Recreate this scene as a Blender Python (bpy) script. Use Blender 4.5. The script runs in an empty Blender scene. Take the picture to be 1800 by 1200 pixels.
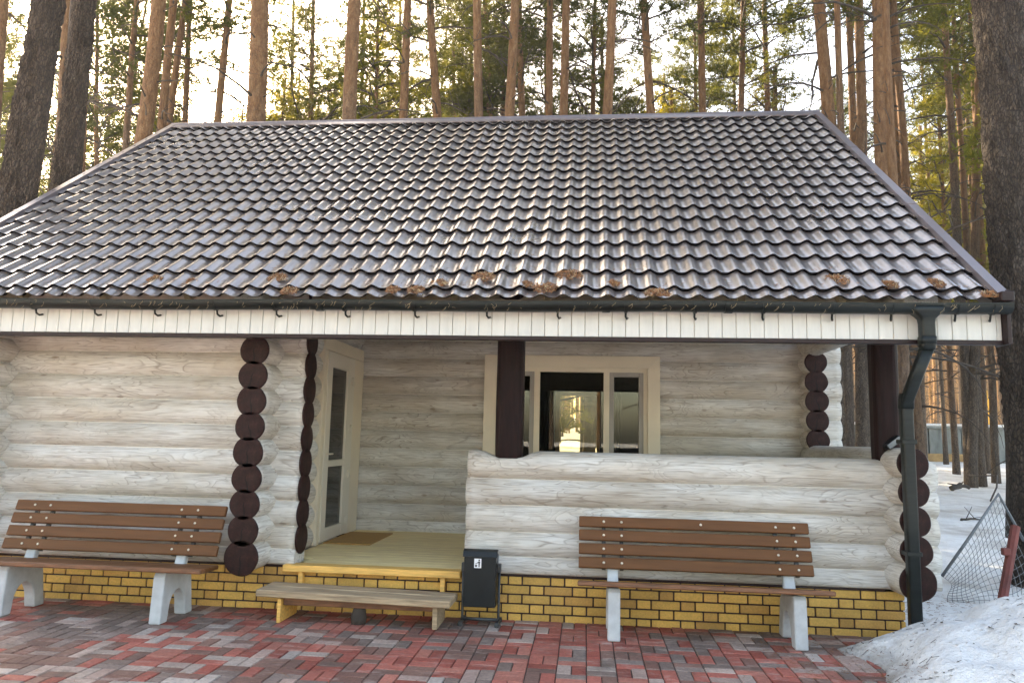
import bpy, math, random
import numpy as np
from mathutils import Vector, Matrix, noise as mn
random.seed(7); rng = np.random.default_rng(11)
R = math.radians; PI = math.pi
S = bpy.context.scene
COL = S.collection
# ------------------------------------------------------------------ camera
cam_d = bpy.data.cameras.new('camera'); cam = bpy.data.objects.new('camera', cam_d); COL.objects.link(cam)
F = 1317.0
_X = Vector((13200, 130, -F)).normalized()
_Y = Vector((145, 172, F)); _Y = (_Y - _X*_Y.dot(_X)).normalized()
_D = _Y.cross(_X); _D = _D if _D.y > 0 else -_D
_U = -_D
rows = [[_X.x, _Y.x, _U.x], [-_X.y, -_Y.y, -_U.y], [-_X.z, -_Y.z, -_U.z]]
CAMPOS = Vector((0, -6.75, 1.6))
cam.matrix_world = Matrix.Translation(CAMPOS) @ Matrix(rows).transposed().to_4x4()
cam_d.sensor_width = 36; cam_d.lens = F/1800*36; cam_d.clip_end = 2000; cam_d.clip_start = 0.05
S.camera = cam
def ray(px, py):
    a, b, c = px-900, py-600, F
    return Vector((_X.x*a+_X.y*b+_X.z*c, _Y.x*a+_Y.y*b+_Y.z*c, _U.x*a+_U.y*b+_U.z*c))
def at(px, py, ax, val):
    d = ray(px, py); t = (val-CAMPOS[ax])/d[ax]; return CAMPOS + d*t
# ------------------------------------------------------------------ world, sun, exposure
SUN_EL, SUN_AZ = 24.0, -36.0      # azimuth from +Y, positive towards +X
w = bpy.data.worlds.new('World'); S.world = w; w.use_nodes = True
nt = w.node_tree; bg = nt.nodes['Background']
sky = nt.nodes.new('ShaderNodeTexSky'); sky.sky_type = 'NISHITA'; sky.sun_disc = False
sky.sun_elevation = R(SUN_EL); sky.sun_rotation = R(SUN_AZ); sky.air_density = 1.0; sky.dust_density = 3.0; sky.ozone_density = 0.6
nt.links.new(sky.outputs[0], bg.inputs[0]); bg.inputs[1].default_value = 0.15
sl = bpy.data.lights.new('sun', 'SUN'); sl.energy = 4.0; sl.angle = R(0.6); sl.color = (1, .88, .70)
so = bpy.data.objects.new('sun', sl); COL.objects.link(so)
sd = Vector((math.sin(R(SUN_AZ))*math.cos(R(SUN_EL)), math.cos(R(SUN_AZ))*math.cos(R(SUN_EL)), math.sin(R(SUN_EL))))
so.rotation_euler = sd.to_track_quat('Z', 'Y').to_euler()
S.view_settings.view_transform = 'Standard'; S.view_settings.look = 'None'
S.view_settings.use_white_balance = True; S.view_settings.white_balance_temperature = 7700; S.view_settings.white_balance_tint = 11
S.view_settings.gamma = 1; S.view_settings.exposure = 2.7
S.render.engine = 'CYCLES'
S.cycles.max_bounces = 8; S.cycles.transparent_max_bounces = 12

# ------------------------------------------------------------------ node helpers
def newmat(name):
    m = bpy.data.materials.new(name); m.use_nodes = True
    n = m.node_tree.nodes; l = m.node_tree.links
    return m, n, l, n['Principled BSDF']
def N(n, t, **kw):
    o = n.new(t)
    for k, v in kw.items():
        if k.startswith('i_'):
            key = k[2:]; key = int(key) if key.isdigit() else key.replace('_', ' ')
            o.inputs[key].default_value = v
        else: setattr(o, k, v)
    return o
def ramp(n, l, src, pts):
    r = n.new('ShaderNodeValToRGB'); e = r.color_ramp.elements
    while len(e) < len(pts): e.new(0.5)
    for i, (p, c) in enumerate(pts):
        e[i].position = p; e[i].color = c if len(c) == 4 else (*c, 1)
    l.new(src, r.inputs[0]); return r.outputs[0]
def mapping(n, l, scale, src=None, loc=(0, 0, 0), rot=(0, 0, 0)):
    if src is None: src = n.new('ShaderNodeTexCoord').outputs['Object']
    m = n.new('ShaderNodeMapping'); m.inputs['Scale'].default_value = scale
    m.inputs['Location'].default_value = loc; m.inputs['Rotation'].default_value = rot
    l.new(src, m.inputs[0]); return m.outputs[0]
def noisetex(n, l, vec, scale=5, detail=4, rough=.5, dist=0):
    t = n.new('ShaderNodeTexNoise'); t.inputs['Scale'].default_value = scale
    t.inputs['Detail'].default_value = detail; t.inputs['Roughness'].default_value = rough
    t.inputs['Distortion'].default_value = dist
    l.new(vec, t.inputs['Vector']); return t.outputs[0]
def mathn(n, l, op, a, b=None, c=None):
    m = n.new('ShaderNodeMath'); m.operation = op
    for i, v in enumerate((a, b, c)):
        if v is None: continue
        if isinstance(v, (int, float)): m.inputs[i].default_value = v
        else: l.new(v, m.inputs[i])
    return m.outputs[0]
def mixc(n, l, fac, a, b, mode='MIX'):
    m = n.new('ShaderNodeMix'); m.data_type = 'RGBA'; m.blend_type = mode
    for idx, v in ((0, fac), (6, a), (7, b)):
        if isinstance(v, (int, float)): m.inputs[idx].default_value = v
        elif isinstance(v, tuple): m.inputs[idx].default_value = v if len(v) == 4 else (*v, 1)
        else: l.new(v, m.inputs[idx])
    return m.outputs[2]
def bump(n, l, h, bsdf, strength=.5, dist=.01):
    b = n.new('ShaderNodeBump'); b.inputs['Strength'].default_value = strength; b.inputs['Distance'].default_value = dist
    l.new(h, b.inputs['Height']); l.new(b.outputs[0], bsdf.inputs['Normal'])
# ------------------------------------------------------------------ materials
def mat_log(name, axis, light=(.74, .715, .67), dark=(.22, .17, .13), tint=(.56, .50, .42)):
    m, n, l, b = newmat(name)
    at_ = N(n, 'ShaderNodeAttribute', attribute_name='rnd')
    tc = n.new('ShaderNodeTexCoord').outputs['Object']
    off = n.new('ShaderNodeVectorMath'); off.operation = 'SCALE'; off.inputs[0].default_value = (37, 53, 11); l.new(at_.outputs['Fac'], off.inputs['Scale'])
    add = n.new('ShaderNodeVectorMath'); add.operation = 'ADD'; l.new(tc, add.inputs[0]); l.new(off.outputs[0], add.inputs[1])
    sc = (.9, 4.4, 4.4) if axis == 'X' else (4.4, .9, 4.4)
    v = mapping(n, l, sc, add.outputs[0])
    n1 = noisetex(n, l, v, 1.25, 2.5, .42, .5)
    rings = mathn(n, l, 'FRACT', mathn(n, l, 'MULTIPLY', n1, 19.0))
    line = ramp(n, l, rings, [(0, (0, 0, 0)), (.15, (1, 1, 1)), (.5, (.84, .84, .84)), (.88, (.66, .66, .66)), (1, (0, 0, 0))])
    v2 = mapping(n, l, (1.2, 26, 26) if axis == 'X' else (26, 1.2, 26), add.outputs[0])
    fine = noisetex(n, l, v2, 3, 4, .6)
    big = noisetex(n, l, mapping(n, l, (.7, 2.2, 2.2) if axis == 'X' else (2.2, .7, 2.2), add.outputs[0]), 1.3, 5, .6, .4)
    gate = ramp(n, l, noisetex(n, l, add.outputs[0], 2.4, 3, .6), [(.36, (.18, .18, .18)), (.62, (1, 1, 1))])
    base = mixc(n, l, ramp(n, l, big, [(.38, (0, 0, 0)), (.64, (1, 1, 1))]), tint, light)
    lf = mathn(n, l, 'MULTIPLY', mathn(n, l, 'SUBTRACT', 1.0, line), mathn(n, l, 'MULTIPLY', gate, .72))
    c1 = mixc(n, l, lf, base, dark)
    ff = mathn(n, l, 'MULTIPLY', ramp(n, l, fine, [(.48, (0, 0, 0)), (.70, (1, 1, 1))]), .6)
    c2 = mixc(n, l, ff, c1, dark)
    # knots
    vo = n.new('ShaderNodeTexVoronoi'); vo.inputs['Scale'].default_value = 1.6; l.new(mapping(n, l, (1, 2.2, 2.2) if axis == 'X' else (2.2, 1, 2.2), add.outputs[0]), vo.inputs['Vector'])
    kf = ramp(n, l, vo.outputs['Distance'], [(0, (.8, .8, .8)), (.045, (.5, .5, .5)), (.07, (0, 0, 0))])
    c3 = mixc(n, l, kf, c2, (.20, .13, .08))
    tone = mathn(n, l, 'ADD', mathn(n, l, 'MULTIPLY', mathn(n, l, 'FRACT', mathn(n, l, 'MULTIPLY', at_.outputs['Fac'], 7.3)), .16), .90)
    comb = n.new('ShaderNodeCombineColor'); [l.new(tone, comb.inputs[i]) for i in range(3)]
    c4 = mixc(n, l, 1.0, c3, comb.outputs[0], 'MULTIPLY')
    l.new(c4, b.inputs['Base Color']); b.inputs['Roughness'].default_value = .62
    h = mathn(n, l, 'ADD', line, mathn(n, l, 'MULTIPLY', fine, .8)); bump(n, l, h, b, .45, .004)
    return m
def mat_simple(name, col, rough=.6, metal=0, var=.18, sc=8, bumpd=0, stretch=(1, 1, 1), spec=.5):
    m, n, l, b = newmat(name)
    nz = noisetex(n, l, mapping(n, l, stretch), sc, 6, .6)
    d = tuple(c*(1-var) for c in col); u = tuple(min(1, c*(1+var)) for c in col)
    l.new(ramp(n, l, nz, [(.32, d), (.68, u)]), b.inputs['Base Color'])
    b.inputs['Roughness'].default_value = rough; b.inputs['Metallic'].default_value = metal
    b.inputs['Specular IOR Level'].default_value = spec
    if bumpd: bump(n, l, nz, b, .6, bumpd)
    return m
def mat_cap():
    m, n, l, b = newmat('maroon_end_grain')
    tc = n.new('ShaderNodeTexCoord').outputs['Object']
    sep = n.new('ShaderNodeSeparateXYZ'); l.new(tc, sep.inputs[0])
    rad = n.new('ShaderNodeVectorMath'); rad.operation = 'LENGTH'; l.new(tc, rad.inputs[0])
    r1 = mathn(n, l, 'SINE', mathn(n, l, 'MULTIPLY', mathn(n, l, 'ADD', rad.outputs['Value'], mathn(n, l, 'MULTIPLY', noisetex(n, l, tc, 9, 3), .03)), 300.0))
    wob = mathn(n, l, 'MULTIPLY', mathn(n, l, 'SUBTRACT', noisetex(n, l, tc, 14, 3), .5), .05)
    ax = mathn(n, l, 'ABSOLUTE', mathn(n, l, 'ADD', sep.outputs['X'], wob))
    crack = mathn(n, l, 'MULTIPLY', mathn(n, l, 'LESS_THAN', ax, .0055), mathn(n, l, 'LESS_THAN', sep.outputs['Z'], .02))
    nz = noisetex(n, l, tc, 22, 6, .7)
    base = ramp(n, l, nz, [(.3, (.009, .0033, .0026)), (.55, (.028, .0085, .0065)), (.78, (.065, .024, .018))])
    c = mixc(n, l, crack, base, (.004, .002, .002))
    l.new(c, b.inputs['Base Color']); b.inputs['Roughness'].default_value = .62; b.inputs['Specular IOR Level'].default_value = .2
    h = mathn(n, l, 'SUBTRACT', mathn(n, l, 'MULTIPLY', r1, .25), mathn(n, l, 'MULTIPLY', crack, 3)); bump(n, l, h, b, .35, .002)
    return m
def mat_attr(name, rough=.8, bumps=.3, sc=40, var=.35, spec=.4, bloom=False):
    m, n, l, b = newmat(name)
    a = N(n, 'ShaderNodeAttribute', attribute_name='Col')
    tc = n.new('ShaderNodeTexCoord').outputs['Object']
    nz = noisetex(n, l, tc, sc, 6, .7); n2 = noisetex(n, l, tc, 2.2, 5, .65)
    f = ramp(n, l, nz, [(.3, (1-var,)*3), (.7, (1+var*.5,)*3)])
    c = mixc(n, l, 1.0, a.outputs['Color'], f, 'MULTIPLY')
    f2 = ramp(n, l, n2, [(.35, (.80,)*3), (.65, (1.12,)*3)])
    c = mixc(n, l, 1.0, c, f2, 'MULTIPLY')
    if bloom:
        n3 = noisetex(n, l, mapping(n, l, (1, 2.2, 1), tc), 5.5, 6, .72); n4 = noisetex(n, l, tc, .9, 3, .6)
        f3 = mathn(n, l, 'MULTIPLY', ramp(n, l, n3, [(.52, (0, 0, 0)), (.64, (1, 1, 1))]), ramp(n, l, n4, [(.40, (.08,)*3), (.62, (.46,)*3)]))
        c = mixc(n, l, f3, c, (.50, .40, .34))
        n5 = noisetex(n, l, tc, 3.1, 6, .7); c = mixc(n, l, mathn(n, l, 'MULTIPLY', ramp(n, l, n5, [(.56, (0, 0, 0)), (.68, (1, 1, 1))]), .55), c, (.10, .075, .06))
    l.new(c, b.inputs['Base Color']); b.inputs['Roughness'].default_value = rough; b.inputs['Specular IOR Level'].default_value = spec
    bump(n, l, nz, b, bumps, .004)
    return m
def mat_roof():
    m, n, l, b = newmat('brown_metal_tile')
    tc = n.new('ShaderNodeTexCoord').outputs['Object']
    nz = noisetex(n, l, mapping(n, l, (9, 1.2, 1.2)), 2.0, 6, .65)
    n2 = noisetex(n, l, tc, .8, 4, .6)
    base = mixc(n, l, ramp(n, l, nz, [(.36, (0, 0, 0)), (.7, (1, 1, 1))]), (.100, .070, .060), (.200, .162, .146))
    spots = ramp(n, l, noisetex(n, l, tc, 34, 3, .6), [(.66, (0, 0, 0)), (.74, (.12, .12, .12))])
    base = mixc(n, l, spots, base, (.22, .18, .16))
    l.new(base, b.inputs['Base Color'])
    l.new(ramp(n, l, n2, [(.3, (.24,)*3), (.7, (.40,)*3)]), b.inputs['Roughness'])
    b.inputs['Metallic'].default_value = 0.12; b.inputs['Specular IOR Level'].default_value = .9
    b.inputs['Coat Weight'].default_value = 1; b.inputs['Coat IOR'].default_value = 2.0; b.inputs['Coat Roughness'].default_value = .20; b.inputs['IOR'].default_value = 1.7
    bump(n, l, nz, b, .12, .002)
    return m
def mat_bark(name='pine_bark', big=False):
    m, n, l, b = newmat(name)
    tc = n.new('ShaderNodeTexCoord').outputs['Object']
    oi = n.new('ShaderNodeObjectInfo')
    add = n.new('ShaderNodeVectorMath'); add.operation = 'ADD'; l.new(tc, add.inputs[0])
    cx = n.new('ShaderNodeCombineXYZ'); l.new(mathn(n, l, 'MULTIPLY', oi.outputs['Random'], 30), cx.inputs[0]); l.new(cx.outputs[0], add.inputs[1])
    sep = n.new('ShaderNodeSeparateXYZ'); l.new(tc, sep.inputs[0])
    vo = n.new('ShaderNodeTexVoronoi'); vo.feature = 'DISTANCE_TO_EDGE'; vo.inputs['Scale'].default_value = 1
    warp = noisetex(n, l, mapping(n, l, (8, 8, 3), add.outputs[0]), 1, 3, .6)
    vv = n.new('ShaderNodeVectorMath'); vv.operation = 'ADD'
    l.new(mapping(n, l, (36, 36, 10) if not big else (40, 40, 14), add.outputs[0]), vv.inputs[0]); 
    sc = n.new('ShaderNodeVectorMath'); sc.operation = 'SCALE'; sc.inputs[0].default_value = (1.6, 1.6, 1.6); l.new(warp, sc.inputs['Scale']); l.new(sc.outputs[0], vv.inputs[1])
    l.new(vv.outputs[0], vo.inputs['Vector'])
    crackm = ramp(n, l, vo.outputs['Distance'], [(.0, (0, 0, 0)), (.20 if big else .14, (1, 1, 1))])
    nz = noisetex(n, l, mapping(n, l, (6, 6, 1.6), add.outputs[0]), 2.2, 7, .7)
    grey = ramp(n, l, nz, [(.28, (.055, .040, .030)), (.52, (.14, .104, .078)), (.75, (.25, .20, .16))])
    oran = ramp(n, l, nz, [(.25, (.10, .046, .020)), (.5, (.21, .105, .047)), (.75, (.32, .185, .092))])
    hh = mathn(n, l, 'ADD', sep.outputs['Z'], mathn(n, l, 'MULTIPLY', mathn(n, l, 'SUBTRACT', oi.outputs['Random'], .5), 9.0))
    hh = mathn(n, l, 'ADD', hh, mathn(n, l, 'MULTIPLY', noisetex(n, l, tc, .9, 4), 3.0))
    f = ramp(n, l, mathn(n, l, 'DIVIDE', hh, 16.0), [(.28, (0, 0, 0)), (.66, (.92, .92, .92))])
    if big:
        for nd in n:
            if nd.type == 'VALTORGB' and len(nd.color_ramp.elements) == 3:
                for e_ in nd.color_ramp.elements: e_.color = tuple(q*.62 for q in e_.color[:3])+(1,)
    if big: f = mathn(n, l, 'MULTIPLY', f, .18)
    c = mixc(n, l, f, grey, oran)
    dk = mixc(n, l, crackm, (.035, .026, .021), c)
    l.new(mixc(n, l, mathn(n, l, 'MULTIPLY', f, .72), dk, c), b.inputs['Base Color'])
    b.inputs['Roughness'].default_value = .85; b.inputs['Specular IOR Level'].default_value = .25
    bump(n, l, mathn(n, l, 'ADD', crackm, nz), b, .8, .02)
    return m
def mat_needles(name, col, trans):
    m, n, l, b = newmat(name)
    oi = n.new('ShaderNodeObjectInfo'); tc = n.new('ShaderNodeTexCoord').outputs['Object']
    nz = noisetex(n, l, tc, 1.1, 3, .6)
    v = mathn(n, l, 'ADD', mathn(n, l, 'MULTIPLY', nz, .8), mathn(n, l, 'MULTIPLY', oi.outputs['Random'], .35))
    c = ramp(n, l, v, [(.25, tuple(x*.6 for x in col)), (.5, col), (.85, (col[0]*2.1, col[1]*1.6, col[2]*.9))])
    t = ramp(n, l, v, [(.25, tuple(x*.7 for x in trans)), (.85, (trans[0]*1.5, trans[1]*1.2, trans[2]))])
    d = n.new('ShaderNodeBsdfDiffuse'); l.new(c, d.inputs[0])
    tr = n.new('ShaderNodeBsdfTranslucent'); l.new(t, tr.inputs[0])
    mx = n.new('ShaderNodeMixShader'); mx.inputs[0].default_value = .5
    l.new(d.outputs[0], mx.inputs[1]); l.new(tr.outputs[0], mx.inputs[2])
    l.new(mx.outputs[0], n['Material Output'].inputs[0]); return m
def mat_glass(name, tint, gloss=.9):
    m, n, l, b = newmat(name)
    g = n.new('ShaderNodeBsdfGlossy'); g.inputs['Roughness'].default_value = .015; g.inputs['Color'].default_value = (gloss, gloss, gloss, 1)
    t = n.new('ShaderNodeBsdfTransparent'); t.inputs[0].default_value = (*tint, 1)
    fr = n.new('ShaderNodeFresnel'); fr.inputs[0].default_value = 1.5
    mx = n.new('ShaderNodeMixShader'); l.new(fr.outputs[0], mx.inputs[0]); l.new(t.outputs[0], mx.inputs[1]); l.new(g.outputs[0], mx.inputs[2])
    l.new(mx.outputs[0], n['Material Output'].inputs[0]); return m
def mat_snow(name, dirt=.35, spots=.63, toe=False):
    m, n, l, b = newmat(name)
    tc = n.new('ShaderNodeTexCoord').outputs['Object']
    a = noisetex(n, l, tc, .55, 6, .62); s1 = noisetex(n, l, tc, 26, 3, .7); s2 = noisetex(n, l, tc, 4.5, 6, .7)
    base = ramp(n, l, s2, [(.3, (.72, .72, .71)), (.6, (.90, .90, .89))])
    d = mathn(n, l, 'MULTIPLY', ramp(n, l, a, [(.5, (0, 0, 0)), (.66, (1, 1, 1))]), dirt)
    c = mixc(n, l, d, base, (.26, .20, .14))
    k = ramp(n, l, s1, [(spots, (0, 0, 0)), (spots+.06, (.8, .8, .8))])
    c = mixc(n, l, mathn(n, l, 'MULTIPLY', k, ramp(n, l, s2, [(.45, (.1,)*3), (.65, (1,)*3)])), c, (.17, .12, .08))
    if toe:
        sp_ = n.new('ShaderNodeSeparateXYZ'); l.new(tc, sp_.inputs[0]); zz = mathn(n, l, 'ADD', sp_.outputs['Z'], mathn(n, l, 'MULTIPLY', mathn(n, l, 'SUBTRACT', s2, .5), .35))
        c = mixc(n, l, ramp(n, l, zz, [(.02, (.75,)*3), (.20, (0, 0, 0))]), c, (.20, .165, .13))
    l.new(c, b.inputs['Base Color']); b.inputs['Roughness'].default_value = .6
    bump(n, l, mathn(n, l, 'ADD', s2, mathn(n, l, 'MULTIPLY', s1, .5)), b, .9, .05)
    return m
M = dict(
    logx=mat_log('whitewashed_log_lengthwise', 'X'), logy=mat_log('whitewashed_log_crosswise', 'Y'),
    cap=mat_cap(), caulk=mat_simple('pale_seam_caulk', (.80, .76, .68), .7, var=.12, sc=6),
    maroon=mat_simple('dark_maroon_wood', (.014, .0045, .004), .5, var=.5, sc=4, bumpd=.003, stretch=(10, 10, .8), spec=.12),
    maroonx=mat_simple('dark_maroon_trim', (.020, .007, .006), .45, var=.3, sc=6, bumpd=.001, stretch=(.8, 8, 8), spec=.3),
    white=mat_simple('white_painted_board', (.64, .62, .57), .5, var=.06, sc=3, stretch=(6, 6, 1)),
    roof=mat_roof(), trim=mat_simple('brown_grey_metal_trim', (.16, .13, .135), .32, .25, var=.12, sc=2, spec=.8),
    gutter=mat_simple('dark_green_grey_plastic', (.007, .010, .009), .36, 0, var=.4, sc=5, stretch=(.7, 6, 6), spec=.30),
    brick=mat_attr('yellow_brick', .7, .2, 60, .22), paver=mat_attr('concrete_paver', .82, .4, 45, .35, bloom=True),
    mortar=mat_simple('dark_mortar', (.045, .026, .022), .9, var=.3, sc=30),
    joint=mat_simple('paver_joint_sand', (.085, .065, .055), .95, var=.4, sc=20),
    casing=mat_simple('cream_painted_casing', (.72, .62, .47), .45, var=.05, sc=3),
    upvc=mat_simple('cream_door_plastic', (.70, .63, .52), .35, var=.03, sc=2),
    sash=mat_simple('grey_beige_sash', (.30, .27, .235), .4, var=.06, sc=2),
    floor=mat_simple('fresh_pine_board', (.92, .66, .33), .55, var=.22, sc=3, bumpd=.001, stretch=(1.2, 12, 12)),
    edge=mat_simple('golden_pine_edge', (.78, .43, .11), .5, var=.30, sc=3, bumpd=.002, stretch=(1.2, 14, 14)),
    oldwood=mat_simple('weathered_plank', (.38, .27, .165), .8, var=.40, sc=3, bumpd=.003, stretch=(1, 16, 16)),
    mat_=mat_simple('ochre_doormat', (.46, .25, .07), .95, var=.18, sc=60, bumpd=.004),
    slat=mat_simple('brown_painted_slat', (.14, .056, .019), .5, var=.16, sc=3, bumpd=.001, stretch=(.8, 10, 10), spec=.22),
    slatedge=mat_simple('worn_slat_edge', (.19, .078, .034), .6, var=.45, sc=9, stretch=(.6, 5, 5)),
    concrete=mat_simple('grey_white_concrete', (.50, .51, .51), .8, var=.14, sc=9, bumpd=.002),
    bolt=mat_simple('zinc_bolt', (.75, .68, .55), .35, .3, var=.1), steel=mat_simple('dark_steel', (.045, .048, .05), .4, .3, var=.3),
    gap=mat_simple('step_shadow_paint', (.012, .008, .008), .9, var=.1, spec=.05),  # near-black colour paints the shadow gap under each roof tile step
    bin=mat_simple('dark_grey_sheet_metal', (.010, .013, .014), .42, .1, var=.2, sc=4, spec=.35), black=mat_simple('black_print', (.01, .01, .01), .6),
    label=mat_simple('white_sticker', (.8, .8, .8), .5, var=.02), ceil=mat_simple('pine_ceiling_board', (.30, .23, .14), .7, var=.15, sc=3, stretch=(1, 9, 1)),
    bark=mat_bark(), bigbark=mat_bark('old_pine_bark', True),
    dead=mat_simple('dead_branch_bark', (.055, .042, .033), .9, var=.4, sc=9),
    n_dark=mat_needles('pine_needles', (.034, .056, .020), (.13, .15, .025)),
    n_lite=mat_needles('young_pine_needles', (.060, .090, .024), (.30, .30, .035)),
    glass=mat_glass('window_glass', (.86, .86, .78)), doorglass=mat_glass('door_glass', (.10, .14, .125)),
    snow=mat_snow('forest_snow', .55, .64), snow2=mat_snow('dirty_heaped_snow', .16, .60, True),
    needle=mat_simple('dry_brown_needles', (.24, .105, .042), .8, var=.6, sc=30), straw=mat_simple('pale_dry_needle', (.45, .32, .18), .8, var=.3),
    speck=mat_simple('dark_bark_flake', (.06, .038, .024), .9, var=.5, sc=30),
    red=mat_simple('rusty_red_paint', (.17, .040, .030), .7, var=.35, sc=7), yellow=mat_simple('yellow_orange_paint', (.70, .36, .03), .55, var=.1),
    pipegrey=mat_simple('galvanised_pipe', (.17, .18, .19), .45, .4, var=.2), net=mat_simple('grey_net_cord', (.20, .20, .20), .9),
    panel=mat_simple('grey_fence_panel', (.20, .215, .20), .8, var=.35, sc=1.4, stretch=(2, 2, .7)), ply=mat_simple('bare_board', (.50, .30, .12), .8, var=.3, sc=2),
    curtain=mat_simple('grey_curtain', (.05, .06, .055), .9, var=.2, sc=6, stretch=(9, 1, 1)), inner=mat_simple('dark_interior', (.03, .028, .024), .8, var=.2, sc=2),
)
# ------------------------------------------------------------------ mesh builder
class MB:
    def __init__(s): s.v = []; s.f = []; s.c = []; s.r = []; s.sm = []; s.mi = []; s.cur = 0.0; s.col = (.5, .5, .5); s.m = 0
    def add(s, vs, fs, smooth=False):
        o = len(s.v); s.v += [tuple(p) for p in vs]
        s.f += [tuple(i+o for i in f) for f in fs]; s.sm += [smooth]*len(fs); s.mi += [s.m]*len(fs)
        s.r += [s.cur]*len(vs); s.c += [(*s.col, 1)]*len(vs)
    def box(s, x0, x1, y0, y1, z0, z1, bev=0, mtx=None):
        if bev <= 0:
            vs = [(x, y, z) for z in (z0, z1) for y in (y0, y1) for x in (x0, x1)]
            fs = [(0, 2, 3, 1), (4, 5, 7, 6), (0, 1, 5, 4), (2, 6, 7, 3), (0, 4, 6, 2), (1, 3, 7, 5)]
        else:
            b = min(bev, (x1-x0)/2.01, (y1-y0)/2.01, (z1-z0)/2.01); vs = []; idx = {}
            X = (x0, x1); Y = (y0, y1); Z = (z0, z1)
            for i in (0, 1):
                for j in (0, 1):
                    for k in (0, 1):
                        sx = b if i == 0 else -b; sy = b if j == 0 else -b; sz = b if k == 0 else -b
                        for a, p in (('x', (X[i], Y[j]+sy, Z[k]+sz)), ('y', (X[i]+sx, Y[j], Z[k]+sz)), ('z', (X[i]+sx, Y[j]+sy, Z[k]))):
                            idx[(i, j, k, a)] = len(vs); vs.append(p)
            fs = []
            for i in (0, 1):
                q = [idx[(i, j, k, 'x')] for j, k in ((0, 0), (1, 0), (1, 1), (0, 1))]; fs.append(tuple(q if i else q[::-1]))
                q = [idx[(j, i, k, 'y')] for j, k in ((0, 0), (1, 0), (1, 1), (0, 1))]; fs.append(tuple(q[::-1] if i else q))
                q = [idx[(j, k, i, 'z')] for j, k in ((0, 0), (1, 0), (1, 1), (0, 1))]; fs.append(tuple(q if i else q[::-1]))
            for i in (0, 1):
                for j in (0, 1):
                    fs.append((idx[(i, j, 0, 'x')], idx[(i, j, 1, 'x')], idx[(i, j, 1, 'y')], idx[(i, j, 0, 'y')]))
                    fs.append((idx[(i, 0, j, 'x')], idx[(i, 1, j, 'x')], idx[(i, 1, j, 'z')], idx[(i, 0, j, 'z')]))
                    fs.append((idx[(0, i, j, 'y')], idx[(1, i, j, 'y')], idx[(1, i, j, 'z')], idx[(0, i, j, 'z')]))
                    for k in (0, 1): fs.append((idx[(i, j, k, 'x')], idx[(i, j, k, 'y')], idx[(i, j, k, 'z')]))
        if mtx is not None: vs = [tuple(mtx @ Vector(p)) for p in vs]
        s.add(vs, fs)
    def tube(s, pts, rad, seg=10, caps=True, smooth=True, flat=1.0):
        pts = [Vector(p) for p in pts]; n = len(pts)
        rads = rad if isinstance(rad, (list, tuple)) else [rad]*n
        vs = []; up = Vector((0, 0, 1)); prev = None
        for i, p in enumerate(pts):
            d = (pts[min(i+1, n-1)] - pts[max(i-1, 0)]).normalized()
            if prev is None:
                a = up if abs(d.z) < .9 else Vector((0, 1, 0)); u = d.cross(a).normalized()
            else: u = (prev - d*prev.dot(d)).normalized()
            prev = u; v = d.cross(u)
            for k in range(seg):
                t = 2*PI*k/seg; vs.append(p + (u*math.cos(t) + v*math.sin(t)*flat)*rads[i])
        fs = [(i*seg+k, i*seg+(k+1) % seg, (i+1)*seg+(k+1) % seg, (i+1)*seg+k) for i in range(n-1) for k in range(seg)]
        o = len(s.v); s.add(vs, fs, smooth)
        if caps:
            s.f.append(tuple(o+k for k in reversed(range(seg)))); s.f.append(tuple(o+(n-1)*seg+k for k in range(seg))); s.sm += [False]*2; s.mi += [s.m]*2
    def prism(s, poly, a0, a1, axis='X', mtx=None):
        # poly in the two other axes, extruded along axis
        def P(a, q): return {'X': (a, q[0], q[1]), 'Y': (q[0], a, q[1]), 'Z': (q[0], q[1], a)}[axis]
        n = len(poly); vs = [P(a0, q) for q in poly] + [P(a1, q) for q in poly]
        if mtx is not None: vs = [tuple(mtx @ Vector(p)) for p in vs]
        fs = [tuple(range(n)), tuple(reversed(range(n, 2*n)))] + [(i, i+n, (i+1) % n+n, (i+1) % n) for i in range(n)]
        s.add(vs, fs)
    def build(s, name, mats, parent=None, origin=None):
        me = bpy.data.meshes.new(name)
        o = Vector(origin) if origin is not None else Vector((0, 0, 0))
        me.from_pydata([tuple(Vector(p)-o) for p in s.v] if origin is not None else s.v, [], s.f)
        me.polygons.foreach_set('use_smooth', s.sm); me.polygons.foreach_set('material_index', s.mi)
        a = me.attributes.new('rnd', 'FLOAT', 'POINT'); a.data.foreach_set('value', s.r)
        c = me.attributes.new('Col', 'FLOAT_COLOR', 'POINT'); c.data.foreach_set('color', np.array(s.c, dtype=np.float32).ravel())
        for m in (mats if isinstance(mats, (list, tuple)) else [mats]): me.materials.append(m)
        me.validate(); me.update()
        ob = bpy.data.objects.new(name, me); COL.objects.link(ob)
        if parent is not None: ob.parent = parent
        ob.location = o
        return ob
def recalc(ob):
    import bmesh
    bm = bmesh.new(); bm.from_mesh(ob.data); bmesh.ops.recalc_face_normals(bm, faces=bm.faces); bm.to_mesh(ob.data); bm.free(); return ob
def tag(o, label=None, cat=None, group=None, kind=None):
    for k, v in (('label', label), ('category', cat), ('group', group), ('kind', kind)):
        if v: o[k] = v
    return o
def empty(name, loc=(0, 0, 0), rot=(0, 0, 0)):
    o = bpy.data.objects.new(name, None); COL.objects.link(o); o.location = loc; o.rotation_euler = rot; o.empty_display_size = .2; return o
def under(child, parent):           # parent an object built in world space
    bpy.context.view_layer.update(); child.parent = parent; child.matrix_parent_inverse = parent.matrix_world.inverted(); return child

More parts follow.
